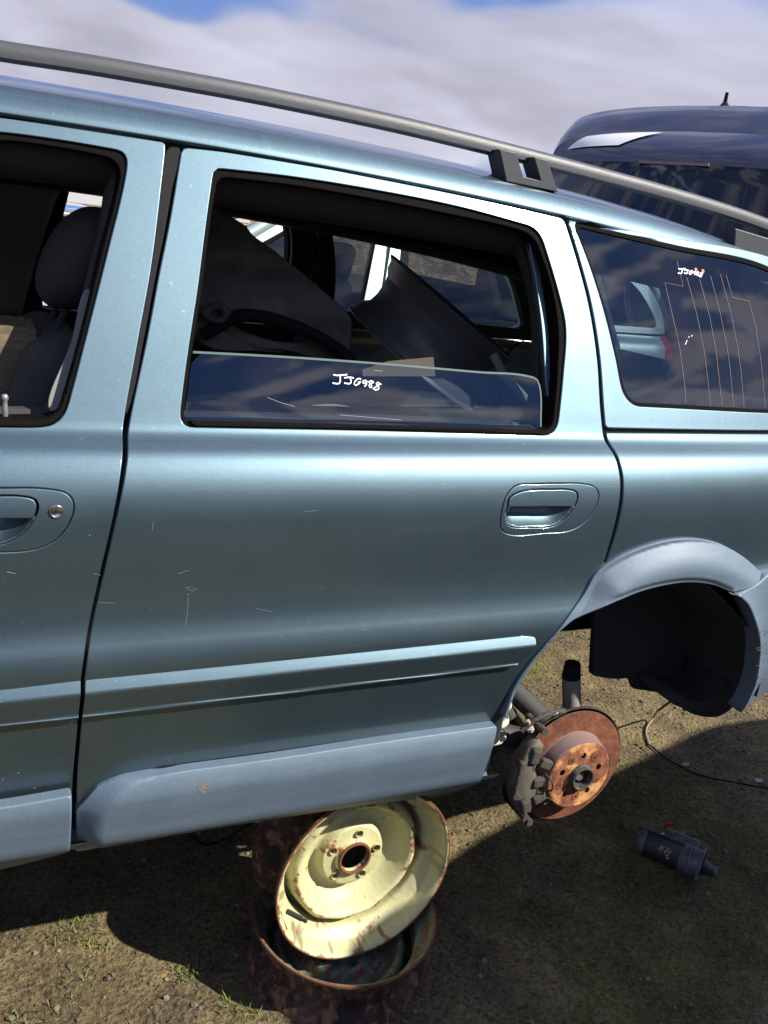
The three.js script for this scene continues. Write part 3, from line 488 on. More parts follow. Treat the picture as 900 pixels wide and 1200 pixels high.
// ---- inside
G.head = grid(40, 20, (u, v) => { const x = -0.40 + u * 2.36, a = (v - 0.5) * 2; return [x, 1.735 + droop(x) - 0.10 * a ** 6 - 0.012, -0.9 + a * 0.585]; });
part('headlining', G.head, M.interior, wagon);
const SI = off(-0.075);
const inWin = (w, d) => grow(w, d);
G.trimR = panel([grow(rdOut, -0.02), grow(rdIn, -0.002)], SI, { h: 0.02, roll: 0.006, flange: 0.02 });
G.trimF = panel([grow(fdOut, -0.02), grow(fdIn, -0.002)], SI, { h: 0.02, roll: 0.006, flange: 0.02 });
G.trimQ = panel([grow(qOutU, -0.004), grow(qWin, -0.03)], SI, { h: 0.02, roll: 0.006, flange: 0.02 });
const bpill = panel([outline([W(-0.02, 1.18, 0.01), W(0.24, 1.18, 0.01), W(0.29, 1.40), W(0.345, 1.60, 0.04), W(0.45, 1.63, 0.01), W(0.10, 1.66, 0.01), W(0.04, 1.42)], S)], off(-0.10), { h: 0.01, roll: 0.01, flange: 0.05 });
part('door_lining', G.trimR, M.interior, wagon); part('door_lining', mirror(G.trimR), M.interior, wagon);
part('door_lining', G.trimF, M.interior, wagon); part('door_lining', mirror(G.trimF), M.interior, wagon);
part('pillar_lining', G.trimQ, M.interior, wagon); part('pillar_lining', mirror(G.trimQ), M.interior, wagon);
part('header_lining', merge([grid(30, 8, (u, v) => { const x = -0.3 + 2.2 * u; return [x, 1.66 + droop(x) - 0.015 - 0.055 * Math.sin(v * 2.6), -0.31 - 0.06 * (1 - Math.cos(v * 2.6))]; }), mirror(grid(30, 8, (u, v) => { const x = -0.3 + 2.2 * u; return [x, 1.66 + droop(x) - 0.015 - 0.055 * Math.sin(v * 2.6), -0.31 - 0.06 * (1 - Math.cos(v * 2.6))]; }))]), M.interior, wagon);
const bp = part('pillar_lining', mirror(bpill), M.khaki, wagon, 'far door pillar trim with seat belt slot');
part('belt_slot', box(0.030, 0.062, 1.36, 1.47, -1.8 + 0.275, -1.8 + 0.30, 0.006), M.black, bp);
part('pillar_lining', panel([outline([W(0.10, 1.20, 0.01), W(0.24, 1.20, 0.01), W(0.30, 1.45), W(0.34, 1.64, 0.01), W(0.22, 1.66, 0.01), W(0.18, 1.45)], S)], off(-0.05), { h: 0.02, roll: 0.01, flange: 0.05 }), M.interior, wagon);
part('floor', merge([box(-1.0, 0.92, 0.515, 0.56, -1.70, -0.10), box(0.92, 2.2, 0.66, 0.72, -1.42, -0.38)]), M.black, wagon);
part('load_floor', box(0.5, 2.2, 0.94, 0.97, -1.62, -0.16), M.interior, wagon);
part('dashboard', box(-1.02, -0.66, 0.95, 1.24, -1.60, -0.2, 0.05), M.interior, wagon);
M.steelDark = std(0.035, 0.034, 0.033, 0.6, { bumpMap: rep(speck, 4), bumpScale: 0.001 });
function seat(z, dx = 0) {
  const s = part('front_seat', merge([box(-0.50 + dx, 0.04 + dx, 0.70, 0.88, z - 0.25, z + 0.25, 0.06)]), M.fabric, wagon);
  const back = new RoundedBoxGeometry(0.13, 0.58, 0.50, 5, 0.06); back.rotateZ(-0.30).translate(0.065 + dx, 1.06, z); part('backrest', back, M.fabric, s);
  const h = new THREE.SphereGeometry(1, 32, 20), p = h.attributes.position;
  for (let i = 0; i < p.count; i++) { let x = p.getX(i), y = p.getY(i), w = p.getZ(i); const k = q => Math.sign(q) * Math.pow(Math.abs(q), 0.72); x = k(x) * 0.052; y = k(y) * 0.098; w = k(w) * 0.135; p.setXYZ(i, x + y * 0.28 + 0.012 * (y / 0.1) ** 2, y, w); }
  h.computeVertexNormals(); h.rotateZ(-0.12).translate(0.175 + dx, 1.468, z); part('headrest', h, M.fabric, s);
  for (const q of [-0.07, 0.07]) part('headrest_post', rod(V3(0.13 + dx, 1.30, z + q), V3(0.16 + dx, 1.40, z + q), 0.006), M.steelDark, s);
}
seat(-0.50); seat(-1.28, -0.38);
// seat belt hanging in the back
part('seat_belt', (() => { const a = atZ(578, 415, -0.42), b = atZ(590, 440, -0.40), c = atZ(622, 475, -0.36); return merge([rod(a, b, 0.011, 0.011, 6), rod(b, c, 0.011, 0.011, 6)]); })(), std(0.20, 0.22, 0.19, 0.8), wagon);
// ---- wheel well
{
  const x0 = 1.22, n = 26;
  const lin = grid(n, 8, (u, v) => { const a = lerp(1.85, 0.06, u), r = 0.345 + 0.012 * Math.sin(u * 9) - 0.02 * v; return [archC[0] + 0.02 + Math.cos(a) * r, archC[1] + Math.sin(a) * r * 0.98, lerp(-0.005, -0.27, v) + bow(1.4)]; });
  const back = panel([outline([[698, 716, 0.004], [694, 792, 0.01], [716, 796], [739, 795.5, 0.006], [743, 808, 0.006], [765, 811], [788, 818], [797, 829, 0.005], [812, 837], [829, 841], [846, 839], [860, 828], [874, 800], [885, 750], [880, 715], [850, 685], [800, 672], [740, 686]], () => -0.25)], () => -0.25, { h: 0.01, roll: 0.004, flange: 0.012 });
  const lip = panel([outline([[797, 829], [812, 838], [829, 841.5], [846, 839.5], [858, 830.5], [870, 801], [863, 800], [850, 822], [838, 830], [820, 829], [803, 822]], off(-0.02))], off(-0.05), { h: 0.006, roll: 0.003, flange: 0.12 });
  back.computeBoundingBox(); 
  part('wheel_liner', merge([lin, lip]), M.liner, wagon, 'torn black plastic wheel arch liner'); part('wheel_liner', back, M.liner, wagon);
  part('wheel_house', grid(20, 4, (u, v) => { const a = lerp(Math.PI * 0.98, 0.1, u), r = 0.375; return [archC[0] + Math.cos(a) * r, archC[1] + 0.03 + Math.max(0, Math.sin(a)) * r, lerp(-0.06, -0.34, v)]; }), M.black, wagon);
  part('body_rail', merge([box(0.85, 1.05, 0.52, 0.80, -0.34, -0.12, 0.02), box(1.0, 2.2, 0.66, 0.76, -0.50, -0.36, 0.01)]), M.black, wagon);
}
// ---- brake and suspension
const rustMap = texture(512, (u, v) => { const a = fbm(u * 12, v * 12, 5, 401, 12), b = fbm(u * 40, v * 40, 3, 405, 40), s = n2(u * 90, v * 90, 409, 90) > 0.93 ? 0.14 : 0; const t = (a - 0.5) * 0.5 + (b - 0.5) * 0.3; return [0.395 + t * 0.50 + s, 0.225 + t * 0.34 + s * 0.7, 0.145 + t * 0.24 + s * 0.5]; });
const hubMap = texture(512, (u, v) => { const a = fbm(u * 10, v * 10, 5, 431, 10), b = fbm(u * 30, v * 30, 3, 435, 30), q = sstep(0.46, 0.60, a); return [lerp(0.46, 0.70, q) + (b - 0.5) * 0.3, lerp(0.28, 0.50, q) + (b - 0.5) * 0.3, lerp(0.18, 0.31, q) + (b - 0.5) * 0.22]; });
M.rust = std(1, 1, 1, 0.82, { map: rep(rustMap, 3), bumpMap: rep(speck, 3), bumpScale: 0.0008 });
M.hub = std(1, 1, 1, 0.85, { map: rep(hubMap, 3), bumpMap: rep(speck, 3), bumpScale: 0.0008 });
M.rustLilac = std(0.22, 0.15, 0.14, 0.55, { bumpMap: rep(speck, 3), bumpScale: 0.0008, metalness: 0.3 });
const dirtyMetal = texture(256, (u, v) => { const a = fbm(u * 8, v * 8, 5, 451, 8), t = 0.265 + (a - 0.5) * 0.42; return [t * 1.06, t, t * 0.90]; });
M.cast = std(1, 1, 1, 0.8, { map: rep(dirtyMetal, 2), bumpMap: rep(speck, 4), bumpScale: 0.001 });
M.coil = std(0.45, 0.42, 0.36, 0.7, { bumpMap: rep(speck, 4), bumpScale: 0.0006 });
const planar = (g, s = 1) => { const p = g.attributes.position, u = g.attributes.uv; for (let i = 0; i < p.count; i++) u.setXY(i, p.getX(i) * s, (p.getY(i) + p.getZ(i)) * s); return g; };
{
  const DC = V3(1.252, 0.437, -0.118), T = g => g.rotateX(Math.PI / 2).translate(DC.x, DC.y, DC.z); // lathe axis (y) to +z
  const d = part('brake_disc', T(planar(lathe([[0.070, -0.004], [0.144, -0.004], [0.1442, -0.012], [0.070, -0.012]], 96))), M.rust, wagon, 'rusty brake disc with worn hub face');
  part('disc_hat_wall', T(lathe([[0.094, -0.004], [0.092, 0.0], [0.088, 0.030], [0.086, 0.0345]], 80)), M.rustLilac, d);
  const ev = new Evaluator(); ev.attributes = ['position', 'normal', 'uv'];
  let face = new Brush(lathe([[0.027, 0.031], [0.028, 0.0355], [0.062, 0.0355], [0.082, 0.0355], [0.0862, 0.033], [0.087, 0.027], [0.027, 0.027], [0.027, 0.031]], 80)); face.updateMatrixWorld();
  for (let k = 0; k < 5; k++) { const a = k / 5 * Math.PI * 2 + 0.95, c = new Brush(new THREE.CylinderGeometry(0.0072, 0.0072, 0.05, 18).translate(Math.cos(a) * 0.054, 0.035, Math.sin(a) * 0.054)); c.updateMatrixWorld(); face = ev.evaluate(face, c, SUBTRACTION); }
  const fg = face.geometry.clone(); planar(T(fg)); part('hub_face', fg, M.hub, d);
  for (let k = 0; k < 5; k++) { const a = k / 5 * Math.PI * 2 + 0.95 + Math.PI / 5; part('rust_pad', T(planar(new THREE.CylinderGeometry(0.0105, 0.0105, 0.001, 6).translate(Math.cos(a) * 0.055, 0.0362, Math.sin(a) * 0.055))), M.rust, d); part('small_hole', T(new THREE.CylinderGeometry(0.0028, 0.0028, 0.0012, 10).translate(Math.cos(a) * 0.055, 0.0367, Math.sin(a) * 0.055)), M.black, d); }
  part('hub_ring', T(lathe([[0.0235, 0.012], [0.024, 0.050], [0.0265, 0.052], [0.0300, 0.0505], [0.031, 0.032]], 48)), M.cast, d);
  const nut = part('hub_nut', T(new THREE.CylinderGeometry(0.012, 0.013, 0.020, 6).translate(0, 0.028, 0)), std(0.22, 0.23, 0.22, 0.45, { metalness: 0.6 }), d); part('hub_core', T(new THREE.CylinderGeometry(0.0235, 0.0235, 0.012, 30).translate(0, 0.010, 0)), M.steelDark, d);
  part('dust_shield', T(lathe([[0.06, -0.020], [0.148, -0.020], [0.151, -0.017], [0.151, -0.010], [0.1485, -0.010], [0.1485, -0.016]], 80)), M.steelDark, wagon);
  // caliper on the forward side
  const cal = grid(40, 22, (u, v) => { const a = lerp(2.42, 3.85, u), rr = lerp(0.088, 0.178, 0.5 - 0.5 * Math.cos(v * Math.PI * 2 * 0.5)), thick = v; const bulge = 0.012 * Math.sin(u * 7) * Math.sin(v * 5); const ring = v * Math.PI * 2, cr = 0.033 * (0.75 + 0.25 * Math.sin(u * Math.PI)); const er = Math.pow(Math.abs(Math.cos(ring)), 0.6) * Math.sign(Math.cos(ring)) * cr, ez = Math.pow(Math.abs(Math.sin(ring)), 0.6) * Math.sign(Math.sin(ring)) * 0.034, taperE = Math.pow(Math.sin(clamp(u * 1.0) * Math.PI), 0.22) * 0.98 + 0.02; const R = 0.141 + er * taperE + bulge; return [DC.x + Math.cos(a) * R, DC.y + Math.sin(a) * R, DC.z - 0.002 + ez * taperE]; });
  const c = part('brake_caliper', cal, M.cast, wagon, 'grimy cast brake caliper gripping the disc');
  const polar = (a, r, z) => V3(DC.x + Math.cos(a) * r, DC.y + Math.sin(a) * r, DC.z + z);
  for (const [a, r, z, sx, sy, sz, t] of [[3.10, 0.146, 0.018, 0.046, 0.105, 0.024, 0], [2.66, 0.148, 0.026, 0.026, 0.040, 0.024, 0.3], [3.58, 0.146, 0.026, 0.026, 0.038, 0.022, -0.2], [3.12, 0.164, -0.012, 0.024, 0.060, 0.050, 0.1]]) { const p = polar(a, r, z); part('caliper_rib', new RoundedBoxGeometry(sx, sy, sz, 3, 0.008).rotateZ(a - Math.PI + t).translate(p.x, p.y, p.z), M.cast, c); }
  part('bleed_nipple', merge([rod(polar(2.42, 0.172, -0.01), polar(2.36, 0.205, 0.0), 0.006, 0.004, 8), rod(polar(2.42, 0.170, -0.01), polar(2.40, 0.182, -0.006), 0.009, 0.009, 6)]), M.coil, c);
  part('caliper_bolt', rod(polar(3.98, 0.158, 0.012), polar(3.98, 0.158, 0.024), 0.009, 0.009, 6), M.cast, c);
  for (const a of [2.72, 3.15, 3.55]) { const g = new RoundedBoxGeometry(0.034, 0.024, 0.017, 3, 0.006).rotateZ(a); const p = polar(a, 0.110, 0.030); part('caliper_finger', g.translate(p.x, p.y, p.z), M.cast, c); }
  part('pad_spring', merge([tube([polar(2.95, 0.098, 0.03), polar(3.05, 0.088, 0.05), polar(3.30, 0.086, 0.05), polar(3.42, 0.096, 0.03)], 0.0022, 24, 6), tube([polar(3.6, 0.098, 0.03), polar(3.72, 0.086, 0.046), polar(3.80, 0.094, 0.036), polar(3.70, 0.108, 0.040)], 0.0022, 24, 6)]), M.steelDark, c);
  for (const a of [2.30, 3.92]) part('slide_pin', rod(polar(a, 0.158, -0.055), polar(a, 0.158, 0.016), 0.009, 0.009, 14), M.cast, c);
  part('piston_boss', rod(polar(3.1, 0.150, -0.075), polar(3.1, 0.140, 0.0), 0.032, 0.036, 24), M.cast, c);
  part('brake_hose', tube([polar(2.5, 0.19, -0.01), polar(2.25, 0.19, 0.0), polar(2.0, 0.172, 0.0), polar(1.86, 0.16, -0.004)], 0.0065, 30, 10), M.cast, c);
  part('hose_end', rod(polar(2.07, 0.171, 0.0), polar(2.0, 0.169, 0.0), 0.0095, 0.0095, 6), M.chrome, c);
  // arms and knuckle behind
  part('trailing_arm', merge([rod(V3(0.60, 0.60, -0.30), V3(1.20, 0.44, -0.22), 0.050, 0.040), rod(V3(1.20, 0.44, -0.24), V3(1.26, 0.437, -0.125), 0.055, 0.050, 24)]), M.steelDark, wagon);
  part('upper_arm', merge([rod(V3(1.06, 0.66, -0.42), V3(1.24, 0.50, -0.20), 0.030, 0.026), rod(V3(1.0, 0.70, -0.36), V3(1.16, 0.50, -0.26), 0.026, 0.022)]), M.steelDark, wagon);
  part('lower_arm', rod(V3(1.25, 0.36, -0.22), V3(1.30, 0.42, -0.80), 0.028, 0.032), M.steelDark, wagon);
  part('subframe', merge([box(1.12, 1.42, 0.46, 0.60, -1.40, -0.62, 0.03)]), M.steelDark, wagon);
  const sa = atZ(672, 836, -0.24), sb = atZ(669, 795, -0.24);
  part('shock_absorber', merge([rod(V3(sa.x, sa.y - 0.02, -0.24), V3(sb.x, sb.y + 0.005, -0.24), 0.0235, 0.0225, 24), rod(V3(sa.x - 0.03, sa.y - 0.02, -0.23), V3(sa.x + 0.05, sa.y - 0.045, -0.20), 0.022, 0.018, 16)]), std(0.26, 0.25, 0.225, 0.7, { bumpMap: rep(speck, 4), bumpScale: 0.0006 }), wagon);
  part('bump_stop', rod(V3(sb.x, sb.y + 0.004, -0.24), V3(sb.x - 0.004, sb.y + 0.042, -0.24), 0.023, 0.019, 20), M.rubber, wagon);
  const cc = []; for (let k = 0; k <= 90; k++) { const a = k / 90 * Math.PI * 2 * 4.6; cc.push(V3(1.045 + Math.cos(a) * 0.058, 0.50 + k / 90 * 0.19, -0.215 + Math.sin(a) * 0.058)); }
  part('coil_spring', tube(cc, 0.0085, 240, 10), M.coil, wagon);
}

// ------------------------------------------------------------------ old steel rims
function rimGeos(w, deform = 0, seed = 1) { // axis +y, outer face up, outer flange at y = 0
  const barrel = [[0.2045, -0.004], [0.2050, 0.0], [0.2030, 0.003], [0.1985, 0.002], [0.1950, -0.006], [0.1925, -0.012], [0.1900, -0.030], [0.1860, -0.036], [0.1680, -0.050], [0.1650, -0.060], [0.1650, -w + 0.050], [0.1720, -w + 0.040], [0.1880, -w + 0.030], [0.1915, -w + 0.010], [0.1980, -w - 0.001], [0.2040, -w - 0.003], [0.2052, -w + 0.001], [0.2045, -w + 0.004], [0.2000, -w + 0.004], [0.1945, -w + 0.012], [0.1910, -w + 0.032], [0.1740, -w + 0.044], [0.1690, -w + 0.052], [0.1690, -0.060], [0.1715, -0.052], [0.1880, -0.040], [0.1930, -0.032], [0.1955, -0.014], [0.2000, -0.003]];
  const disc = [[0.032, -0.070], [0.034, -0.060], [0.038, -0.0580], [0.042, -0.064], [0.045, -0.070], [0.068, -0.070], [0.074, -0.073], [0.078, -0.088], [0.083, -0.096], [0.097, -0.096], [0.110, -0.087], [0.122, -0.068], [0.130, -0.052], [0.136, -0.046], [0.142, -0.047], [0.148, -0.055], [0.152, -0.070], [0.156, -0.095], [0.1645, -0.100]];
  const under = disc.slice().reverse().map(([r, y]) => [r + (r < 0.04 ? 0.002 : r > 0.1 && r < 0.135 ? 0.002 : -0.0015), y - 0.004]);
  const ev = new Evaluator(); ev.attributes = ['position', 'normal', 'uv'];
  let b = new Brush(lathe([...disc, ...under, disc[0]], 90)); b.updateMatrixWorld();
  for (let k = 0; k < 5; k++) { const a = k / 5 * Math.PI * 2 + 0.3, c = new Brush(new THREE.CylinderGeometry(0.0088, 0.0082, 0.016, 18).translate(Math.cos(a) * 0.0565, -0.072, Math.sin(a) * 0.0565)); c.updateMatrixWorld(); b = ev.evaluate(b, c, SUBTRACTION); }
  const disk = b.geometry.clone(), bar = lathe(barrel.slice(0, 13), 110), back = lathe([...barrel.slice(12), barrel[0]], 110); { const u = back.attributes.uv; for (let i = 0; i < u.count; i++) u.setXY(i, u.getX(i) * 1.25, u.getY(i) * 0.25); }
  const bend = g => { const p = g.attributes.position; for (let i = 0; i < p.count; i++) { const x = p.getX(i), y = p.getY(i), z = p.getZ(i), r = Math.hypot(x, z), a = Math.atan2(z, x); const k = deform * sstep(0.10, 0.145, r) * (0.6 * Math.sin(a * 3 + seed) + 0.5 * Math.sin(a * 7 + seed * 2.3) + 0.35 * Math.sin(a * 12 + seed)); const kr = 1 + k * (r < 0.16 ? 0.030 : 0.004); p.setXYZ(i, x * kr, y + k * (r < 0.16 ? 0.006 : 0.001), z * kr); } g.computeVertexNormals(); return g; };
  for (const g of [disk, bar]) { const p = g.attributes.position, u = g.attributes.uv; for (let i = 0; i < p.count; i++) u.setXY(i, p.getX(i) / 0.44 + 0.5, p.getZ(i) / 0.44 + 0.5); }
  if (deform) { bend(bar); const p = disk.attributes.position; for (let i = 0; i < p.count; i++) { const x = p.getX(i), z = p.getZ(i), r = Math.hypot(x, z), a = Math.atan2(z, x), k = deform * sstep(0.10, 0.145, r) * (0.6 * Math.sin(a * 3 + seed) + 0.5 * Math.sin(a * 7 + seed * 2.3) + 0.35 * Math.sin(a * 12 + seed)); p.setXYZ(i, x * (1 + k * 0.03), p.getY(i) + k * 0.006, z * (1 + k * 0.03)); } }
  return { disk, bar, back };
}
const paintRust = (base, rustAmt, seed, dark = 1) => texture(512, (u, v) => {
  const a = fbm(u * 16, v * 16, 6, seed, 16), b = fbm(u * 34, v * 34, 4, seed + 7, 34), c = fbm(u * 5, v * 5, 4, seed + 13, 5), q = sstep(1 - rustAmt - 0.09, 1 - rustAmt + 0.07, a * 0.72 + b * 0.28 + 0.14), s = (c - 0.5) * 0.22 + (b - 0.5) * 0.12;
  const grime = sstep(0.60, 0.72, fbm(u * 7, v * 7, 5, seed + 23, 7)) * 0.35;
  const r = [0.42 + (b - 0.5) * 0.3, 0.285 + (b - 0.5) * 0.24, 0.20 + (b - 0.5) * 0.2];
  return [0, 1, 2].map(k => lerp((base[k] + s) * (1 - grime), r[k], q) * dark);
});
const rimPaint = texture(1024, (u, v) => {
  const x = (u - 0.5) * 0.44, z = (v - 0.5) * 0.44, r = Math.hypot(x, z), a = Math.atan2(z, x), n = fbm(u * 22, v * 22, 6, 801), f = fbm(u * 90, v * 90, 4, 805), c = fbm(u * 6, v * 6, 4, 809), st = fbm(a * 9, r * 26, 4, 813);
  const ring = (q, w) => Math.exp(-(((r - q) / w) ** 2));
  let hole = 0; for (let k = 0; k < 5; k++) { const b = k / 5 * Math.PI * 2 + 0.3; hole = Math.max(hole, Math.exp(-((Math.hypot(x - Math.cos(b) * 0.0565, z - Math.sin(b) * 0.0565) / 0.015) ** 2))); }
  const w = 0.15 * ring(0.140, 0.006) + 0.26 * ring(0.037, 0.007) + 0.20 * hole + 0.22 * ring(0.203, 0.005) + 0.07 * ring(0.165, 0.012) + 0.05 * ring(0.075, 0.004);
  const q = sstep(0.66, 0.78, n * 0.62 + f * 0.30 + w + 0.06), gr = sstep(0.57, 0.75, st * 0.6 + n * 0.4) * 0.28 * sstep(0.15, 0.17, r) + sstep(0.60, 0.72, c) * 0.08, s = (c - 0.5) * 0.10 + (f - 0.5) * 0.08;
  const rust = [0.47 + (f - 0.5) * 0.35, 0.31 + (f - 0.5) * 0.28, 0.21 + (f - 0.5) * 0.22], base = [0.70, 0.69, 0.52];
  return [0, 1, 2].map(k => lerp((base[k] + s) * (1 - gr), rust[k], q));
});
M.yellow = std(1, 1, 1, 0.5, { map: rimPaint, bumpMap: rep(speck, 2), bumpScale: 0.0005 });
M.teal = std(1, 1, 1, 0.65, { map: rep(paintRust([0.36, 0.43, 0.39], 0.33, 521), 3), bumpMap: rep(speck, 3), bumpScale: 0.0006 });
M.brown = std(1, 1, 1, 0.8, { map: rep(paintRust([0.235, 0.16, 0.135], 0.34, 541), 3), bumpMap: rep(speck, 3), bumpScale: 0.0008 });
M.rustEdge = std(1, 1, 1, 0.85, { map: rep(rustMap, 4) });
M.valve = std(0.03, 0.03, 0.032, 0.6);
function rim(label, pos, normal, w, disk, bar, roll, deform, seed, deep = 0) {
  const t = thing('steel_rim', label, 'wheel rim', pos, undefined), g = rimGeos(w, deform, seed);
  t.quaternion.setFromUnitVectors(V3(0, 1, 0), V3(...normal).normalize()).multiply(new THREE.Quaternion().setFromAxisAngle(V3(0, 1, 0), roll));
  bases.delete(t);
  mesh('barrel', g.bar, disk, t); mesh('barrel_outside', g.back, bar, t); mesh('wheel_disc', g.disk.translate(0, -deep, 0), disk, t);
  mesh('rim_edge', new THREE.TorusGeometry(0.2035, 0.0024, 8, 120).rotateX(Math.PI / 2).translate(0, 0.0012, 0), M.rustEdge, t);
  mesh('center_ring', new THREE.TorusGeometry(0.0360, 0.0038, 10, 48).rotateX(Math.PI / 2).translate(0, -0.059 - deep, 0), M.rustEdge, t);
  return t;
}
const yr = rim('cream yellow steel rim standing upright between car sill and flat rim', [0.737, 0.273, -0.09], [0.047, 0.03, 0.999], 0.15, M.yellow, M.brown, 0.5, 0.4, 1);
mesh('valve_stem', merge([rod(V3(-0.178, -0.02, 0.0), V3(-0.160, 0.012, 0.004), 0.0055, 0.0055, 12), rod(V3(-0.160, 0.012, 0.004), V3(-0.153, 0.024, 0.006), 0.0042, 0.0042, 12)]).rotateY(-0.12), M.valve, yr);
rim('teal and rust steel rim lying flat on the ground under the yellow rim', [0.719, 0.150, -0.138], [0.004, 0.995, 0.06], 0.146, M.teal, M.brown, 0.2, 0.3, 2, 0.040);

// ------------------------------------------------------------------ starter motor on the ground
{
  const a = atY(752, 985, 0.045), b = atY(834, 1020, 0.045), d = b.clone().sub(a).normalize();
  const t = thing('starter_motor', 'scrapped black and grey starter motor lying on the ground', 'starter motor', [a.x, 0, a.z]);
  const Q = new THREE.Quaternion().setFromUnitVectors(V3(0, 1, 0), d), L = a.distanceTo(b), put = (n, g, m, p = t) => { g.applyQuaternion(Q); if (p === t) g.translate(0, 0.045, 0); else g.translate(0, 0.045, 0); return mesh(n, g, m, p); };
  const blk = std(0.016, 0.016, 0.018, 0.5, { bumpMap: rep(speck, 4), bumpScale: 0.0006 }), alu = std(1, 1, 1, 0.55, { map: rep(texture(256, (u, v) => { const q = 0.36 + (fbm(u * 8, v * 8, 5, 601, 8) - 0.5) * 0.3; return [q, q, q * 1.04]; }), 3), metalness: 0.35 });
  const body = put('motor_body', lathe([[0, -0.012], [0.030, -0.012], [0.037, -0.004], [0.0385, 0.006], [0.0385, L * 0.56], [0, L * 0.56]], 40), blk);
  put('housing', lathe([[0.0385, L * 0.56], [0.041, L * 0.565], [0.041, L * 0.80], [0.047, L * 0.83], [0.047, L * 0.87], [0.040, L * 0.87], [0.038, L * 0.80]], 40), alu);
  put('mount_ear', merge([box(-0.062, -0.036, L * 0.83, L * 0.87, -0.016, 0.016, 0.004), box(0.036, 0.064, L * 0.83, L * 0.87, -0.014, 0.014, 0.004)]).rotateY(0.9), alu);
  put('nose_cone', merge([rod(V3(0.030, L * 0.86, 0.012), V3(0.012, L * 1.06, 0.006), 0.010, 0.008), rod(V3(-0.028, L * 0.86, -0.012), V3(-0.004, L * 1.06, 0.0), 0.010, 0.008), rod(V3(0.0, L * 1.04, 0.0), V3(0.0, L * 1.08, 0.0), 0.016, 0.015, 18)]), alu);
  for (const an of [0.6, 3.7]) put('through_bolt', merge([rod(V3(Math.sin(an) * 0.041, -0.004, Math.cos(an) * 0.041), V3(Math.sin(an) * 0.041, L * 0.58, Math.cos(an) * 0.041), 0.0028), rod(V3(Math.sin(an) * 0.036, -0.018, Math.cos(an) * 0.036), V3(Math.sin(an) * 0.036, -0.010, Math.cos(an) * 0.036), 0.006, 0.006, 6)]), M.cast);
  put('end_cap', lathe([[0, -0.016], [0.012, -0.018], [0.014, -0.013], [0.031, -0.0135], [0.0385, -0.005], [0.0398, 0.0], [0.0398, 0.012], [0.0385, 0.013]], 40), alu);
  put('braided_lead', tube([V3(0.030, L * 0.20, -0.040), V3(0.038, L * 0.12, -0.030), V3(0.030, L * 0.06, -0.026), V3(0.026, L * 0.03, -0.024)], 0.004, 24, 8), std(0.12, 0.07, 0.04, 0.7));
  put('cooling_rib', merge([0.60, 0.66, 0.72].map(k => lathe([[0.041, L * k], [0.0435, L * (k + 0.008)], [0.0435, L * (k + 0.018)], [0.041, L * (k + 0.026)]], 40))), alu).userData.kind = 'stuff';
  put('pinion', rod(V3(0, L * 0.84, 0), V3(0, L * 1.02, 0), 0.014, 0.014, 11), M.steelDark);
  const sol = put('solenoid', lathe([[0, 0], [0.018, 0], [0.022, 0.006], [0.022, L * 0.46], [0.016, L * 0.5], [0, L * 0.5]], 28).translate(0.0, L * 0.26, 0.0).translate(0.030, 0, -0.040), alu);
  put('terminal', merge([rod(V3(0.030, L * 0.20, -0.040), V3(0.030, L * 0.27, -0.040), 0.005), rod(V3(0.040, L * 0.22, -0.036), V3(0.040, L * 0.27, -0.036), 0.004)]), M.chrome, t);
  // yellow crayon marks
  const mk = [[[0, 0], [0.006, 0.012], [0.004, 0.004]], [[0.006, -0.002], [0.010, 0.012]], [[0.014, 0.012], [0.020, 0.006], [0.014, 0.001], [0.020, -0.004]], [[0.022, 0.012], [0.024, 0.0], [0.030, 0.010]], [[0.018, -0.008], [0.026, -0.004], [0.022, -0.014], [0.030, -0.010]]];
  const parts = [], inv = Q.clone().invert(), vw = EYE.clone().sub(a).normalize().applyQuaternion(inv), az = Math.atan2(vw.x, vw.z) + 0.1;
  for (const s of mk) parts.push(tube(s.map(([u, v]) => { const an = az - v / 0.0385 * 1.1; return V3(Math.sin(an) * 0.0388, 0.052 + u * 1.15, Math.cos(an) * 0.0388); }), 0.0011, 16, 5));
  put('crayon_mark', merge(parts), std(0.42, 0.40, 0.16, 0.8), t);
}

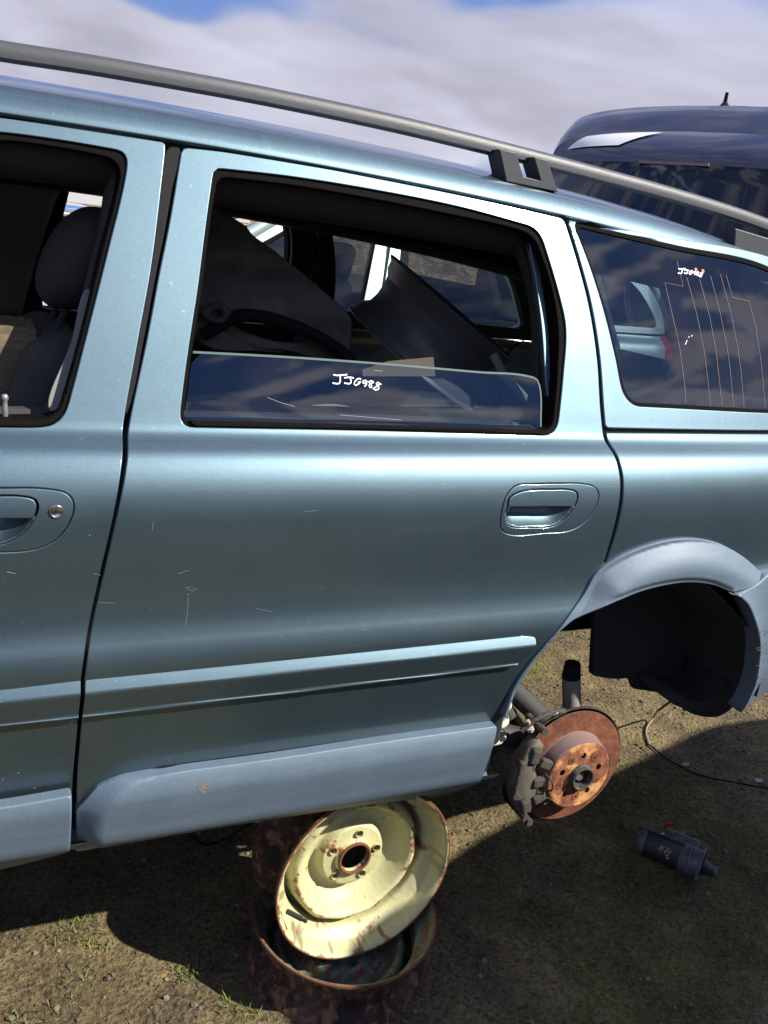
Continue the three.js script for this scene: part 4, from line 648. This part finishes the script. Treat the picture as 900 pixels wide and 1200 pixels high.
// ------------------------------------------------------------------ loose things in the wagon
{
  // a wing panel lying in the back, seen from inside
  const zf = -0.62, Q = (a, b) => { const p = atZ(240 + a / 4.5, 220 + b / 4.5, zf); return [p.x, p.y]; };
  const out = outline([[40, 95], [90, 125], [160, 172], [205, 200], [245, 248], [300, 288], [420, 390], [560, 505], [640, 572], [705, 635], [735, 690], [735, 760], [720, 850], [690, 880], [660, 830], [560, 765], [400, 695], [230, 650], [150, 655], [110, 680], [90, 740], [180, 800], [330, 835], [400, 832], [430, 846], [210, 848], [100, 853], [-10, 825], [-90, 700], [-90, 300], [-40, 60]].map(([a, b]) => W(...Q(a, b))), S);
  const Fz = (x, y) => zf + 0.05 * Math.sin((x - 0.4) * 5) - 0.06 * (y - 1.35) + 0.006 * Math.sin(y * 60) * sstep(1.30, 1.42, y);
  const wp = thing('wing_panel', 'dull grey-brown curved car body panel lying in the back seat', 'body panel', [0.55, 0.97, zf]);
  const hole = outline([[-8, 770], [10, 775], [26, 800], [15, 812], [-8, 806]].map(([a, b]) => W(...Q(a, b))), S);
  const mud = texture(256, (u, v) => { const a = fbm(u * 5, v * 5, 5, 641, 5), b = fbm(u * 22, v * 22, 3, 647, 22), t = 0.31 + (a - 0.5) * 0.16 + (b - 0.5) * 0.06; return [t * 1.06, t, t * 0.90]; });
  const wm = std(1, 1, 1, 0.62, { map: rep(mud, 3), bumpMap: rep(speck, 4), bumpScale: 0.001 });
  part('sheet', panel([out], Fz, { h: 0.01, roll: 0.004, flange: 0.012 }), wm, wp);
  const ap = [[-30, 760], [40, 720], [110, 672], [160, 655], [230, 650], [400, 692], [560, 762], [690, 850], [740, 930]].map(([a, b]) => { const q = Q(a, b); return V3(q[0], q[1] - 0.004, Fz(...q) + 0.012); });
  part('arch_edge', tube(ap, 0.014, 60, 10), M.rubber, wp);
  part('inner_web', panel([outline([[-60, 620], [90, 620], [110, 690], [330, 800], [600, 830], [720, 930], [400, 850], [100, 856], [-60, 800]].map(([a, b]) => W(...Q(a, b))), S), hole], off(-0.03, Fz), { h: 0.01, roll: 0.003, flange: 0.01 }), wm, wp);
  const lg = Q(40, 650);
  part('mounting_lug', new THREE.TorusGeometry(0.018, 0.009, 10, 30).scale(1.2, 0.8, 1).translate(lg[0], lg[1], Fz(...lg) + 0.02), wm, wp);
}
{ // black wheel leaning in the load space
  const c = atZ(508, 392, -0.72), t = thing('alloy_rim', 'satin black wheel rim leaning in the load space', 'wheel rim', [c.x, c.y, c.z]);
  bases.delete(t);
  const mt = std(0.10, 0.10, 0.104, 0.4), w = 0.165, R = 0.208;
  const pr = [[R, 0], [R + 0.001, 0.004], [R - 0.004, 0.008], [R - 0.010, 0.012], [R - 0.013, 0.030], [R - 0.030, 0.046], [R - 0.034, 0.07], [R - 0.030, w - 0.05], [R - 0.014, w - 0.03], [R - 0.010, w - 0.012], [R - 0.003, w - 0.006], [R, w - 0.002], [R - 0.002, w], [R - 0.016, w - 0.004], [R - 0.022, w - 0.03], [R - 0.040, 0.07], [R - 0.022, 0.03], [R - 0.012, 0.004], [R, 0]];
  mesh('barrel', lathe(pr, 100).translate(0, -w / 2, 0), mt, t);
  const sp = []; for (let k = 0; k < 6; k++) sp.push(box(0.03, R - 0.03, w * 0.5 - 0.04, w * 0.5 - 0.015, -0.022, 0.022, 0.008).rotateY(k * Math.PI / 3));
  mesh('spokes', merge([...sp, new THREE.CylinderGeometry(0.06, 0.065, 0.03, 40).translate(0, w * 0.5 - 0.03, 0)]), mt, t);
  t.quaternion.setFromUnitVectors(V3(0, 1, 0), (d => { const r = rayOf(508, 392).normalize(); return d.addScaledVector(r, -d.dot(r) - 0.06).normalize(); })(CR.clone().multiplyScalar(0.64).addScaledVector(CD, -0.77)));
}
{
  const p = [atZ(428, 437, -0.36), atZ(425, 434, -0.36), atZ(455, 424, -0.36), atZ(508, 419, -0.36), atZ(510, 441, -0.36), atZ(425, 441, -0.36)];
  single('cardboard_sheet', new THREE.ExtrudeGeometry(new THREE.Shape(p.slice(1).map(q => new THREE.Vector2(q.x, q.y))), { depth: 0.006, bevelEnabled: false }).translate(0, 0, -0.366), std(0.10, 0.085, 0.07, 0.9, { bumpMap: rep(speck, 5), bumpScale: 0.0006 }), 'tan cardboard sheet standing behind the lowered rear window glass', 'cardboard');
  const b = atZ(12, 415, -0.40);
  const crate = thing('wooden_box', 'small light brown wooden box on the front seat', 'box', [b.x, 0.88, b.z]); bases.delete(crate);
  const wood = std(1, 1, 1, 0.8, { map: rep(texture(256, (u, v) => { const g = fbm(u * 3, v * 40, 4, 671, 0), t = 0.42 + (g - 0.5) * 0.22; return [t, t * 0.86, t * 0.68]; }), 3) });
  const h = b.y + 0.055 - 0.88;
  mesh('front_board', box(-0.12, 0.028, 0, h, 0.04, 0.052), wood, crate); mesh('back_board', box(-0.12, 0.028, 0, h, -0.10, -0.088), wood, crate); mesh('end_board', box(0.028, 0.040, 0, h - 0.004, -0.10, 0.052), wood, crate);
  const c0 = atZ(52, 418, -0.62);
  single('wooden_board', box(c0.x - 0.10, c0.x + 0.14, c0.y - 0.04, c0.y + 0.035, -0.635, -0.615, 0.003), std(0.13, 0.062, 0.035, 0.8), 'reddish brown wooden board behind the front seat box', 'board');
}

// ------------------------------------------------------------------ pale wagon beyond, same shape
const PW = thing('pale_wagon', 'pale mint estate car parked beside the far side of the grey-green car', 'car', [2.2, 0, -3.55]);
{
  bases.set(PW, [0.6, 0.05, -0.9]); // shares the shell of the first wagon
  const pm = new THREE.MeshPhysicalMaterial({ color: new THREE.Color().setRGB(0.30, 0.38, 0.375), metalness: 0.3, roughness: 0.38, clearcoat: 1, clearcoatRoughness: 0.05, side: THREE.DoubleSide });
  const add = (n, g, m = pm) => part(n, g, m, PW);
  for (const [n, g] of [['front_door', G.frontDoor], ['rear_door', G.rearDoor]]) { const d = add(n, g); part('window_seal', n === 'front_door' ? G.frontSeal : G.rearSeal, M.trim, d); part('window_pane', n === 'front_door' ? G.frontPane : G.rearPane, M.deepTint, d); }
  add('rear_pillar', G.quarterUp); add('rear_wing', G.quarterLow); add('quarter_glass', G.quarterPane, M.deepTint); add('wheel_arch_flare', G.flare, pm); add('rear_bumper', G.bumper, pm);
  add('roof', G.roof); add('front_wing', G.frontWing); add('bonnet', G.bonnet); add('nose', G.nose); add('windscreen', G.screen, M.tint); add('windscreen_pillar', G.aPillar); add('windscreen_pillar', mirror(G.aPillar, 0));
  add('tailgate', G.tail); add('tailgate_frame', G.tailFrame); add('tailgate_glass', G.tailGlass, M.tint); add('tail_lamp', G.lamp, M.red);
  add('far_front_door', mirror(G.frontDoor)); add('far_rear_door', mirror(G.rearDoor)); add('far_rear_pillar', mirror(G.quarterUp)); add('far_rear_wing', mirror(G.quarterLow)); add('far_front_wing', mirror(G.frontWing));
  add('headlining', G.head, M.interior); add('floor', box(-1.0, 2.2, 0.515, 0.60, -1.70, -0.10), M.black); add('door_lining', mirror(G.trimR), M.interior); add('door_lining', mirror(G.trimF), M.interior); add('sill', box(-0.9, 0.93, 0.47, 0.52, -0.2, -0.06), M.black);
  for (const z of [-0.5, -1.28]) { const b = new RoundedBoxGeometry(0.14, 0.62, 0.5, 4, 0.06).rotateZ(-0.3).translate(0.0, 1.1, z); const s = add('seat_back', b, M.head); part('headrest', new RoundedBoxGeometry(0.10, 0.19, 0.26, 5, 0.048).rotateZ(-0.2).translate(0.13, 1.47, z), M.head, s); }
  add('rear_seat', new RoundedBoxGeometry(0.14, 0.55, 1.3, 4, 0.06).rotateZ(-0.35).translate(0.85, 1.15, -0.9), M.head);
}
// ------------------------------------------------------------------ simple bodied cars: lofted sections, real windows set in
function loftCar(t, o, put) { // o: L length, sections [u, sill, belt, top, half width low, half width roof]
  const secs = o.sections, at = u => { let i = 0; while (i < secs.length - 2 && u > secs[i + 1][0]) i++; const a = secs[i], b = secs[i + 1], k = sm(clamp((u - a[0]) / (b[0] - a[0]))); return a.map((v, q) => lerp(v, b[q], k)); };
  const ring = (u, v) => { const [, sill, belt, top, wl, wr] = at(u); // v 0..1 from sill round to the roof middle
    if (v < 0.45) { const k = v / 0.45; return [lerp(sill, belt, k), wl * (1 - 0.07 * (1 - k) ** 3 - 0.05 * k ** 4)]; }
    if (v < 0.75) { const k = (v - 0.45) / 0.30; return [lerp(belt, top, k * 0.94), lerp(wl * 0.95, wr, k)]; }
    const k = (v - 0.75) / 0.25, a = k * Math.PI / 2; return [lerp(belt, top, 0.94) + (top - belt) * 0.06 * Math.sin(Math.min(1, k * 2.2) * Math.PI / 2) + o.crown * Math.sin(a), wr * (1 - Math.sin(a * 0.5) ** 2 * 2 * (k ** 0.9) / (2 * Math.sin(Math.PI / 4) ** 2))]; };
  const shell = (u0, u1, v0, v1, nu, nv, s, out = 0) => grid(nu, nv, (a, b) => { const u = lerp(u0, u1, a), [y, w] = ring(u, lerp(v0, v1, b)); return [u, y, s * (w + out)]; });
  put('lower_body', merge([shell(0, o.L, 0, 0.45, 60, 14, 1), shell(0, o.L, 0, 0.45, 60, 14, -1)]), o.paint);
  put('roof', merge([shell(0, o.L, 0.75, 1, 60, 12, 1), shell(0, o.L, 0.75, 1, 60, 12, -1)]), o.paint);
  for (const s of [1, -1]) for (const [a, b] of o.windows) put('side_window', shell(a, b, 0.46, 0.74, 20, 6, s), o.glass);
  for (const s of [1, -1]) for (const [a, b] of o.pillars) put('pillar', shell(a, b, 0.45, 0.75, 8, 6, s, 0.004), o.paint);
  const lean = o.lean || 0, end = (u, v0, v1, m, n) => put(n, grid(16, 10, (a, b) => { const v = lerp(v0, v1, b), [y, w] = ring(u, v), q = u < o.L / 2 ? lean * clamp((0.75 - v) / 0.30) : 0; return [u - q + (u < o.L / 2 ? -1 : 1) * o.endBulge * (1 - (a * 2 - 1) ** 2), y, (a * 2 - 1) * w]; }), m);
  end(0, 0, 0.45, o.paint, 'rear_panel'); end(o.L, 0, 0.45, o.paint, 'front_panel'); end(0, 0.45, 0.76, o.glass, 'rear_window'); end(o.L, 0.45, 1, o.paint, 'front_edge');
  const cap = (t, b, up = 0) => { const a = t * 2 - 1, [y, w] = ring(0, 1 - 0.25 * Math.abs(a)), [y7, w7] = ring(0, 0.75), k = Math.sin(b * Math.PI / 2); return [-o.endBulge * (1 - (w / w7) ** 2) * (1 - k * k) - up, lerp(y7, y, k) + up, Math.sign(a) * w]; };
  if (o.capTop) { put('roof_end', grid(24, 10, (a, b) => cap(a, b)), o.paint); put('paper_sheet', grid(8, 6, (u, v) => { return cap(0.24 + u * 0.16 + v * 0.06, 0.35 + v * 0.40, 0.006); }), M.white); }
  put('floor', box(0.1, o.L - 0.1, secs[0][1], secs[0][1] + 0.06, -secs[2][4] * 0.9, secs[2][4] * 0.9), M.black);
  const sy = secs[2][1], bh = secs[2][2]; for (const [u, w] of [[0.55, 1.2], [1.55, 0.5], [1.55, -0.5]]) put('seat', merge([new RoundedBoxGeometry(0.16, 0.7, w === 1.2 ? 1.2 : 0.5, 3, 0.06).rotateZ(0.25).translate(u + 0.25, bh + 0.02, w === 1.2 ? 0 : w * 0.72), new RoundedBoxGeometry(0.5, 0.2, w === 1.2 ? 1.2 : 0.5, 3, 0.06).translate(u + 0.5, bh - 0.38, w === 1.2 ? 0 : w * 0.72)]), M.head);
  for (const s of [1, -1]) for (const u of o.wheels) { const g = lathe([[0.19, -0.09], [0.29, -0.10], [0.32, -0.07], [0.325, 0], [0.32, 0.07], [0.29, 0.10], [0.19, 0.09], [0.17, 0.06], [0.05, 0.07], [0, 0.07]], 40).rotateX(Math.PI / 2 * s).translate(u, 0.325, s * (secs[2][4] - 0.11)); put('wheel', g, M.rubber); }
}
{ // navy people carrier, tail towards the wagon, raised on blocks
  const t = thing('navy_van', 'dark navy van with paper sheet and bare aerial on its roof', 'van', [4.19, 0, -3.50]); bases.delete(t); t.rotation.y = 0.46; t.scale.set(1, 1, 1.42);
  const np = std(0.010, 0.012, 0.035, 0.3, { clearcoat: 1, clearcoatRoughness: 0.12 });
  const R = 0.62;
  loftCar(t, { L: 4.3, crown: 0.20, endBulge: 0.22, lean: 0.42, capTop: 1.84 + R, paint: np, glass: M.privacy, wheels: [], windows: [[0.25, 1.0], [1.1, 2.0], [2.1, 2.9]], pillars: [[0, 0.25], [1.0, 1.1], [2.0, 2.1], [2.9, 3.3]], sections: [[0, 0.2 + R, 1.02 + R, 1.60 + R, 0.86, 0.70], [0.06, 0.18 + R, 1.02 + R, 1.68 + R, 0.87, 0.71], [0.22, 0.16 + R, 1.01 + R, 1.79 + R, 0.88, 0.72], [0.5, 0.14 + R, 1.0 + R, 1.82 + R, 0.89, 0.72], [1.0, 0.1 + R, 1.0 + R, 1.84 + R, 0.89, 0.72], [2.0, 0.1 + R, 0.98 + R, 1.84 + R, 0.89, 0.70], [2.6, 0.1 + R, 0.97 + R, 1.70 + R, 0.89, 0.66], [3.4, 0.1 + R, 0.97 + R, 1.05 + R, 0.88, 0.66], [4.3, 0.2 + R, 0.80 + R, 0.84 + R, 0.80, 0.62]] }, (n, g, m) => mesh(n, g, m, t));
  mesh('brake_light', box(-0.225, -0.19, 1.575 + R, 1.592 + R, -0.16, 0.16), std(0.18, 0.13, 0.14, 0.3), t);
  mesh('aerial', merge([lathe([[0, 0.050], [0.012, 0.048], [0.018, 0.036], [0.040, 0.010], [0.050, 0]], 24), rod(V3(0, 0.04, 0), V3(0, 0.11, 0), 0.010, 0.008)]).translate(0.42, 1.995 + R, 0.0), M.rubber, t);
  for (const [x, z] of [[0.9, 0.6], [0.9, -0.6], [3.2, 0.6], [3.2, -0.6]]) mesh('support_block', box(x - 0.15, x + 0.15, 0, 0.62, z - 0.15, z + 0.15, 0.01), std(0.25, 0.24, 0.22, 0.9), t);
}
{ // the car parked behind the photographer, which throws the shade on the ground by the rear wheel
  const t = thing('shading_car', 'silver hatchback parked beside the photographer outside the picture', 'car', [2.05, 0, 1.85]); bases.delete(t); t.rotation.y = 0.27;
  const sp = std(0.40, 0.41, 0.42, 0.35, { metalness: 0.5, clearcoat: 1, clearcoatRoughness: 0.06 });
  loftCar(t, { L: 4.1, crown: 0.05, endBulge: 0.12, paint: sp, glass: M.darkGlass, wheels: [0.75, 3.25], windows: [[0.3, 1.0], [1.1, 2.0], [2.1, 2.8]], pillars: [[0, 0.3], [1.0, 1.1], [2.0, 2.1], [2.8, 3.2]], sections: [[0, 0.35, 1.0, 1.60, 0.84, 0.68], [0.3, 0.25, 1.0, 1.69, 0.86, 0.69], [1.0, 0.25, 1.0, 1.74, 0.87, 0.70], [2.0, 0.25, 0.98, 1.74, 0.87, 0.70], [2.6, 0.25, 0.97, 1.60, 0.86, 0.66], [3.2, 0.25, 0.96, 1.02, 0.86, 0.66], [4.1, 0.35, 0.75, 0.80, 0.78, 0.62]] }, (n, g, m) => mesh(n, g, m, t));
}
{ // the row across the aisle behind the photographer, mirrored dark in the doors
  const row = (name, label, col, x, z, turn, H) => { const t = thing(name, label, 'van', [x, 0, z], undefined); bases.delete(t); t.rotation.y = turn;
    loftCar(t, { L: 4.9, crown: 0.06, endBulge: 0.10, paint: std(...col, 0.4, { clearcoat: 1 }), glass: M.darkGlass, wheels: [0.9, 3.9], windows: [[0.3, 1.4], [1.5, 2.7], [2.8, 3.5]], pillars: [[0, 0.3], [1.4, 1.5], [2.7, 2.8], [3.5, 4.0]], sections: [[0, 0.35, 1.15, H - 0.2, 0.90, 0.78], [0.3, 0.3, 1.15, H, 0.92, 0.80], [1.2, 0.3, 1.15, H, 0.93, 0.80], [3.0, 0.3, 1.13, H, 0.93, 0.78], [3.5, 0.3, 1.1, H - 0.25, 0.92, 0.72], [4.1, 0.3, 1.08, 1.15, 0.90, 0.7], [4.9, 0.35, 0.85, 0.9, 0.82, 0.64]] }, (n, g, m) => mesh(n, g, m, t)); };
  row('dark_van', 'dark blue van parked across the aisle behind the photographer', [0.012, 0.016, 0.035], -4.6, 4.6, 0.05, 2.25);
  row('dark_van', 'dark grey van parked across the aisle beside the dark blue van', [0.02, 0.022, 0.026], 0.7, 4.9, -0.06, 2.1);
}
// ------------------------------------------------------------------ far yard seen through the front window
{
  const bank = grid(60, 16, (u, v) => { const x = -45 + u * 110, z = -31 - v * 26; return [x, 2.9 * sstep(0, 0.5, v) * (0.75 + 0.5 * fbm(x * 0.12, 3, 3, 701)) + 0.7 * (fbm(x * 0.6, z * 0.6, 4, 703) - 0.5) * sstep(0, 0.2, v) - 0.15, z]; });
  const bmat = std(1, 1, 1, 0.95, { map: rep(texture(512, (u, v) => { const a = fbm(u * 10, v * 10, 6, 711, 10), b = n2(u * 60, v * 60, 715, 60), t = 0.52 + (a - 0.5) * 0.5 + (b - 0.5) * 0.3; return [t, t * 0.82, t * 0.62]; }), 0.22) });
  single('earth_bank', bank, bmat, 'bare brown earth bank at the end of the yard', null, null, 'structure');
  const tr = thing('white_trailer', 'long white box trailer in front of the brown bank', 'trailer', [2.6, 0, -27]); bases.delete(tr);
  const wm = std(0.42, 0.43, 0.46, 0.5);
  mesh('box', box(-5, 5, 1.45, 1.86, -1.2, 1.2, 0.03), wm, tr); mesh('frame', box(-5, 5, 0.75, 1.40, -1.0, 1.0), M.rubber, tr); mesh('corner_post', box(-0.45, -0.15, 1.4, 2.1, 1.2, 1.26), std(0.22, 0.10, 0.04, 0.8), tr);
  for (const x of [-4, -3, 3, 4]) mesh('wheel', new THREE.CylinderGeometry(0.45, 0.45, 2.3, 24).rotateX(Math.PI / 2).translate(x, 0.45, 0), M.rubber, tr);
  const small = (name, label, col, x, z, turn, R = 0) => {
    const t = thing(name, label, 'car', [x, 0, z], 'scrap cars at the end of the yard'); bases.delete(t); t.rotation.y = turn;
    loftCar(t, { L: 4.0, crown: 0.05, endBulge: 0.12, paint: std(...col, 0.35, { clearcoat: 1 }), glass: M.darkGlass, wheels: [0.75, 3.2], windows: [[0.3, 1.0], [1.1, 2.0], [2.1, 2.8]], pillars: [[0, 0.3], [1.0, 1.1], [2.0, 2.1], [2.8, 3.1]], sections: [[0, 0.35, 0.92, 1.25, 0.80, 0.62], [0.3, 0.25, 0.92, 1.38, 0.82, 0.64], [1.0, 0.25, 0.92, 1.43, 0.83, 0.65], [2.0, 0.25, 0.90, 1.43, 0.83, 0.65], [2.6, 0.25, 0.89, 1.34, 0.82, 0.62], [3.2, 0.25, 0.88, 0.94, 0.82, 0.62], [4.0, 0.35, 0.7, 0.74, 0.74, 0.6]] }, (n, g, m) => mesh(n, g, m, t));
  };
  small('scrap_car', 'grey scrap car nearest the pale estate car bonnet', [0.12, 0.125, 0.14], -1.2, -8.6, 0.25);
  small('scrap_car', 'yellow scrap car between the grey car and the white trailer', [0.55, 0.40, 0.20], 0.2, -21, 0.1);
  small('scrap_car', 'blue scrap car behind the grey scrap car', [0.03, 0.12, 0.42], -0.2, -14, 0.15);
}

// ------------------------------------------------------------------ ground litter
{
  const R = rng(99), stone = new THREE.IcosahedronGeometry(1, 1); { const p = stone.attributes.position; for (let i = 0; i < p.count; i++) { const k = 0.8 + 0.4 * h3(Math.round(p.getX(i) * 50), Math.round(p.getY(i) * 50), Math.round(p.getZ(i) * 50)); p.setXYZ(i, p.getX(i) * k, p.getY(i) * k * 0.7, p.getZ(i) * k); } stone.computeVertexNormals(); }
  const N = 16000, im = new THREE.InstancedMesh(stone, std(1, 1, 1, 0.95), N), m = new THREE.Matrix4(), q = new THREE.Quaternion(), e = new THREE.Euler(), c = new THREE.Color();
  for (let k = 0; k < N; k++) { const x = -0.6 + R() * 4.0, z = -1.9 + R() * 2.5, s = 0.0012 + 0.006 * R() ** 7 + 0.0014 * R(); e.set(R() * 6, R() * 6, R() * 6); q.setFromEuler(e); m.compose(V3(x, groundHeight(x, z) + s * 0.2, z), q, V3(s, s, s)); im.setMatrixAt(k, m); const t = 0.07 + 0.15 * R() * R(); c.setRGB(t * 1.05, t * (0.90 + 0.04 * R()), t * 0.68); im.setColorAt(k, c); }
  im.name = 'gravel'; im.castShadow = im.receiveShadow = true; im.userData = { kind: 'stuff', label: 'small tan gravel stones scattered over the yard ground' }; scene.add(im);
  // short grass
  const bl = grid(1, 4, (u, v) => [(u - 0.5) * 0.0032 * (1 - v * v), v, 0.18 * v * v]); const NG = 5200, gm = new THREE.InstancedMesh(bl, std(1, 1, 1, 0.8), NG); let n = 0;
  const tufts = [[262, 1087, 0.05], [110, 1100, 0.035], [118, 1112, 0.03], [213, 1145, 0.03], [225, 1140, 0.03], [266, 1182, 0.03], [290, 1188, 0.028], [248, 980, 0.04], [98, 1085, 0.03], [70, 1095, 0.04], [40, 1188, 0.05], [90, 1150, 0.05], [820, 862, 0.05], [860, 880, 0.06], [760, 840, 0.05]].map(([a, b, r]) => [atY(a, b), r]);
  while (n < NG) {
    let x, z, s;
    if (n < 380) { const [p, r] = tufts[n % tufts.length], a = R() * 6.28, d = r * Math.sqrt(R()); x = p.x + Math.cos(a) * d; z = p.z + Math.sin(a) * d; s = 0.008 + R() * 0.02; }
    else { x = -0.6 + R() * 3.8; z = -1.9 + R() * 2.4; if (R() > sstep(0.53, 0.68, grassAt(x, z)) + 0.01) continue; s = 0.004 + R() * 0.012; }
    e.set((R() - 0.5) * 1.1, R() * 6.28, (R() - 0.5) * 1.1); q.setFromEuler(e); m.compose(V3(x, groundHeight(x, z) - 0.001, z), q, V3(0.9, s, s)); gm.setMatrixAt(n, m); const t = R(); c.setRGB(0.09 + 0.06 * t, 0.15 + 0.05 * t, 0.035); gm.setColorAt(n, c); n++;
  }
  gm.name = 'grass'; gm.castShadow = gm.receiveShadow = true; gm.userData = { kind: 'stuff', label: 'short green weeds and moss growing in the gravel' }; scene.add(gm);
  // wires and bits
  const gy = (a, b, h = 0.006) => { const p = atY(a, b, h); p.y = groundHeight(p.x, p.z) + h; return p; };
  const top = atZ(789, 820, -0.25);
  const w1 = [top, V3(...atZ(776, 829, -0.35).toArray()), gy(766, 840, 0.02), gy(757, 856), gy(761, 872), gy(778, 886), gy(803, 900), gy(830, 909), gy(860, 914), gy(900, 921), gy(960, 930)];
  single('black_cable', tube(w1.slice(4), 0.0027, 80, 8), M.rubber, 'thin black cable trailing over the ground towards the rear bumper', 'cable');
  single('grey_cable', tube(w1.slice(0, 5), 0.0034, 60, 8), std(0.20, 0.18, 0.15, 0.8), 'pale grey cable hanging from the torn wheel arch liner', 'cable');
  single('hose', tube([atZ(216, 968, -0.45), atZ(226, 981, -0.45), atZ(242, 989, -0.45), atZ(262, 984, -0.45), atZ(282, 972, -0.42), atZ(300, 960, -0.40)], 0.0038, 50, 8), M.rubber, 'thin dark hose drooping under the door sill', 'hose');
  const bit = (a, b, s, col, name, label, cat) => { const p = atY(a, b), g = stone.clone().scale(s * 1.6, s * 0.6, s); single(name, g.translate(p.x, groundHeight(p.x, p.z) + s * 0.4, p.z), std(...col, 0.8), label, cat); };
  bit(784, 964, 0.008, [0.30, 0.02, 0.03], 'red_scrap', 'small red plastic scrap on the ground behind the starter motor', 'plastic scrap');
  bit(803, 896, 0.010, [0.30, 0.28, 0.24], 'pale_stone', 'pale flat stone beside the black cable bend', 'stone');
  bit(889, 914, 0.011, [0.35, 0.34, 0.32], 'pale_scrap', 'pale grey scrap lying on the black cable end', 'scrap');
}
renderer.render(scene, camera);
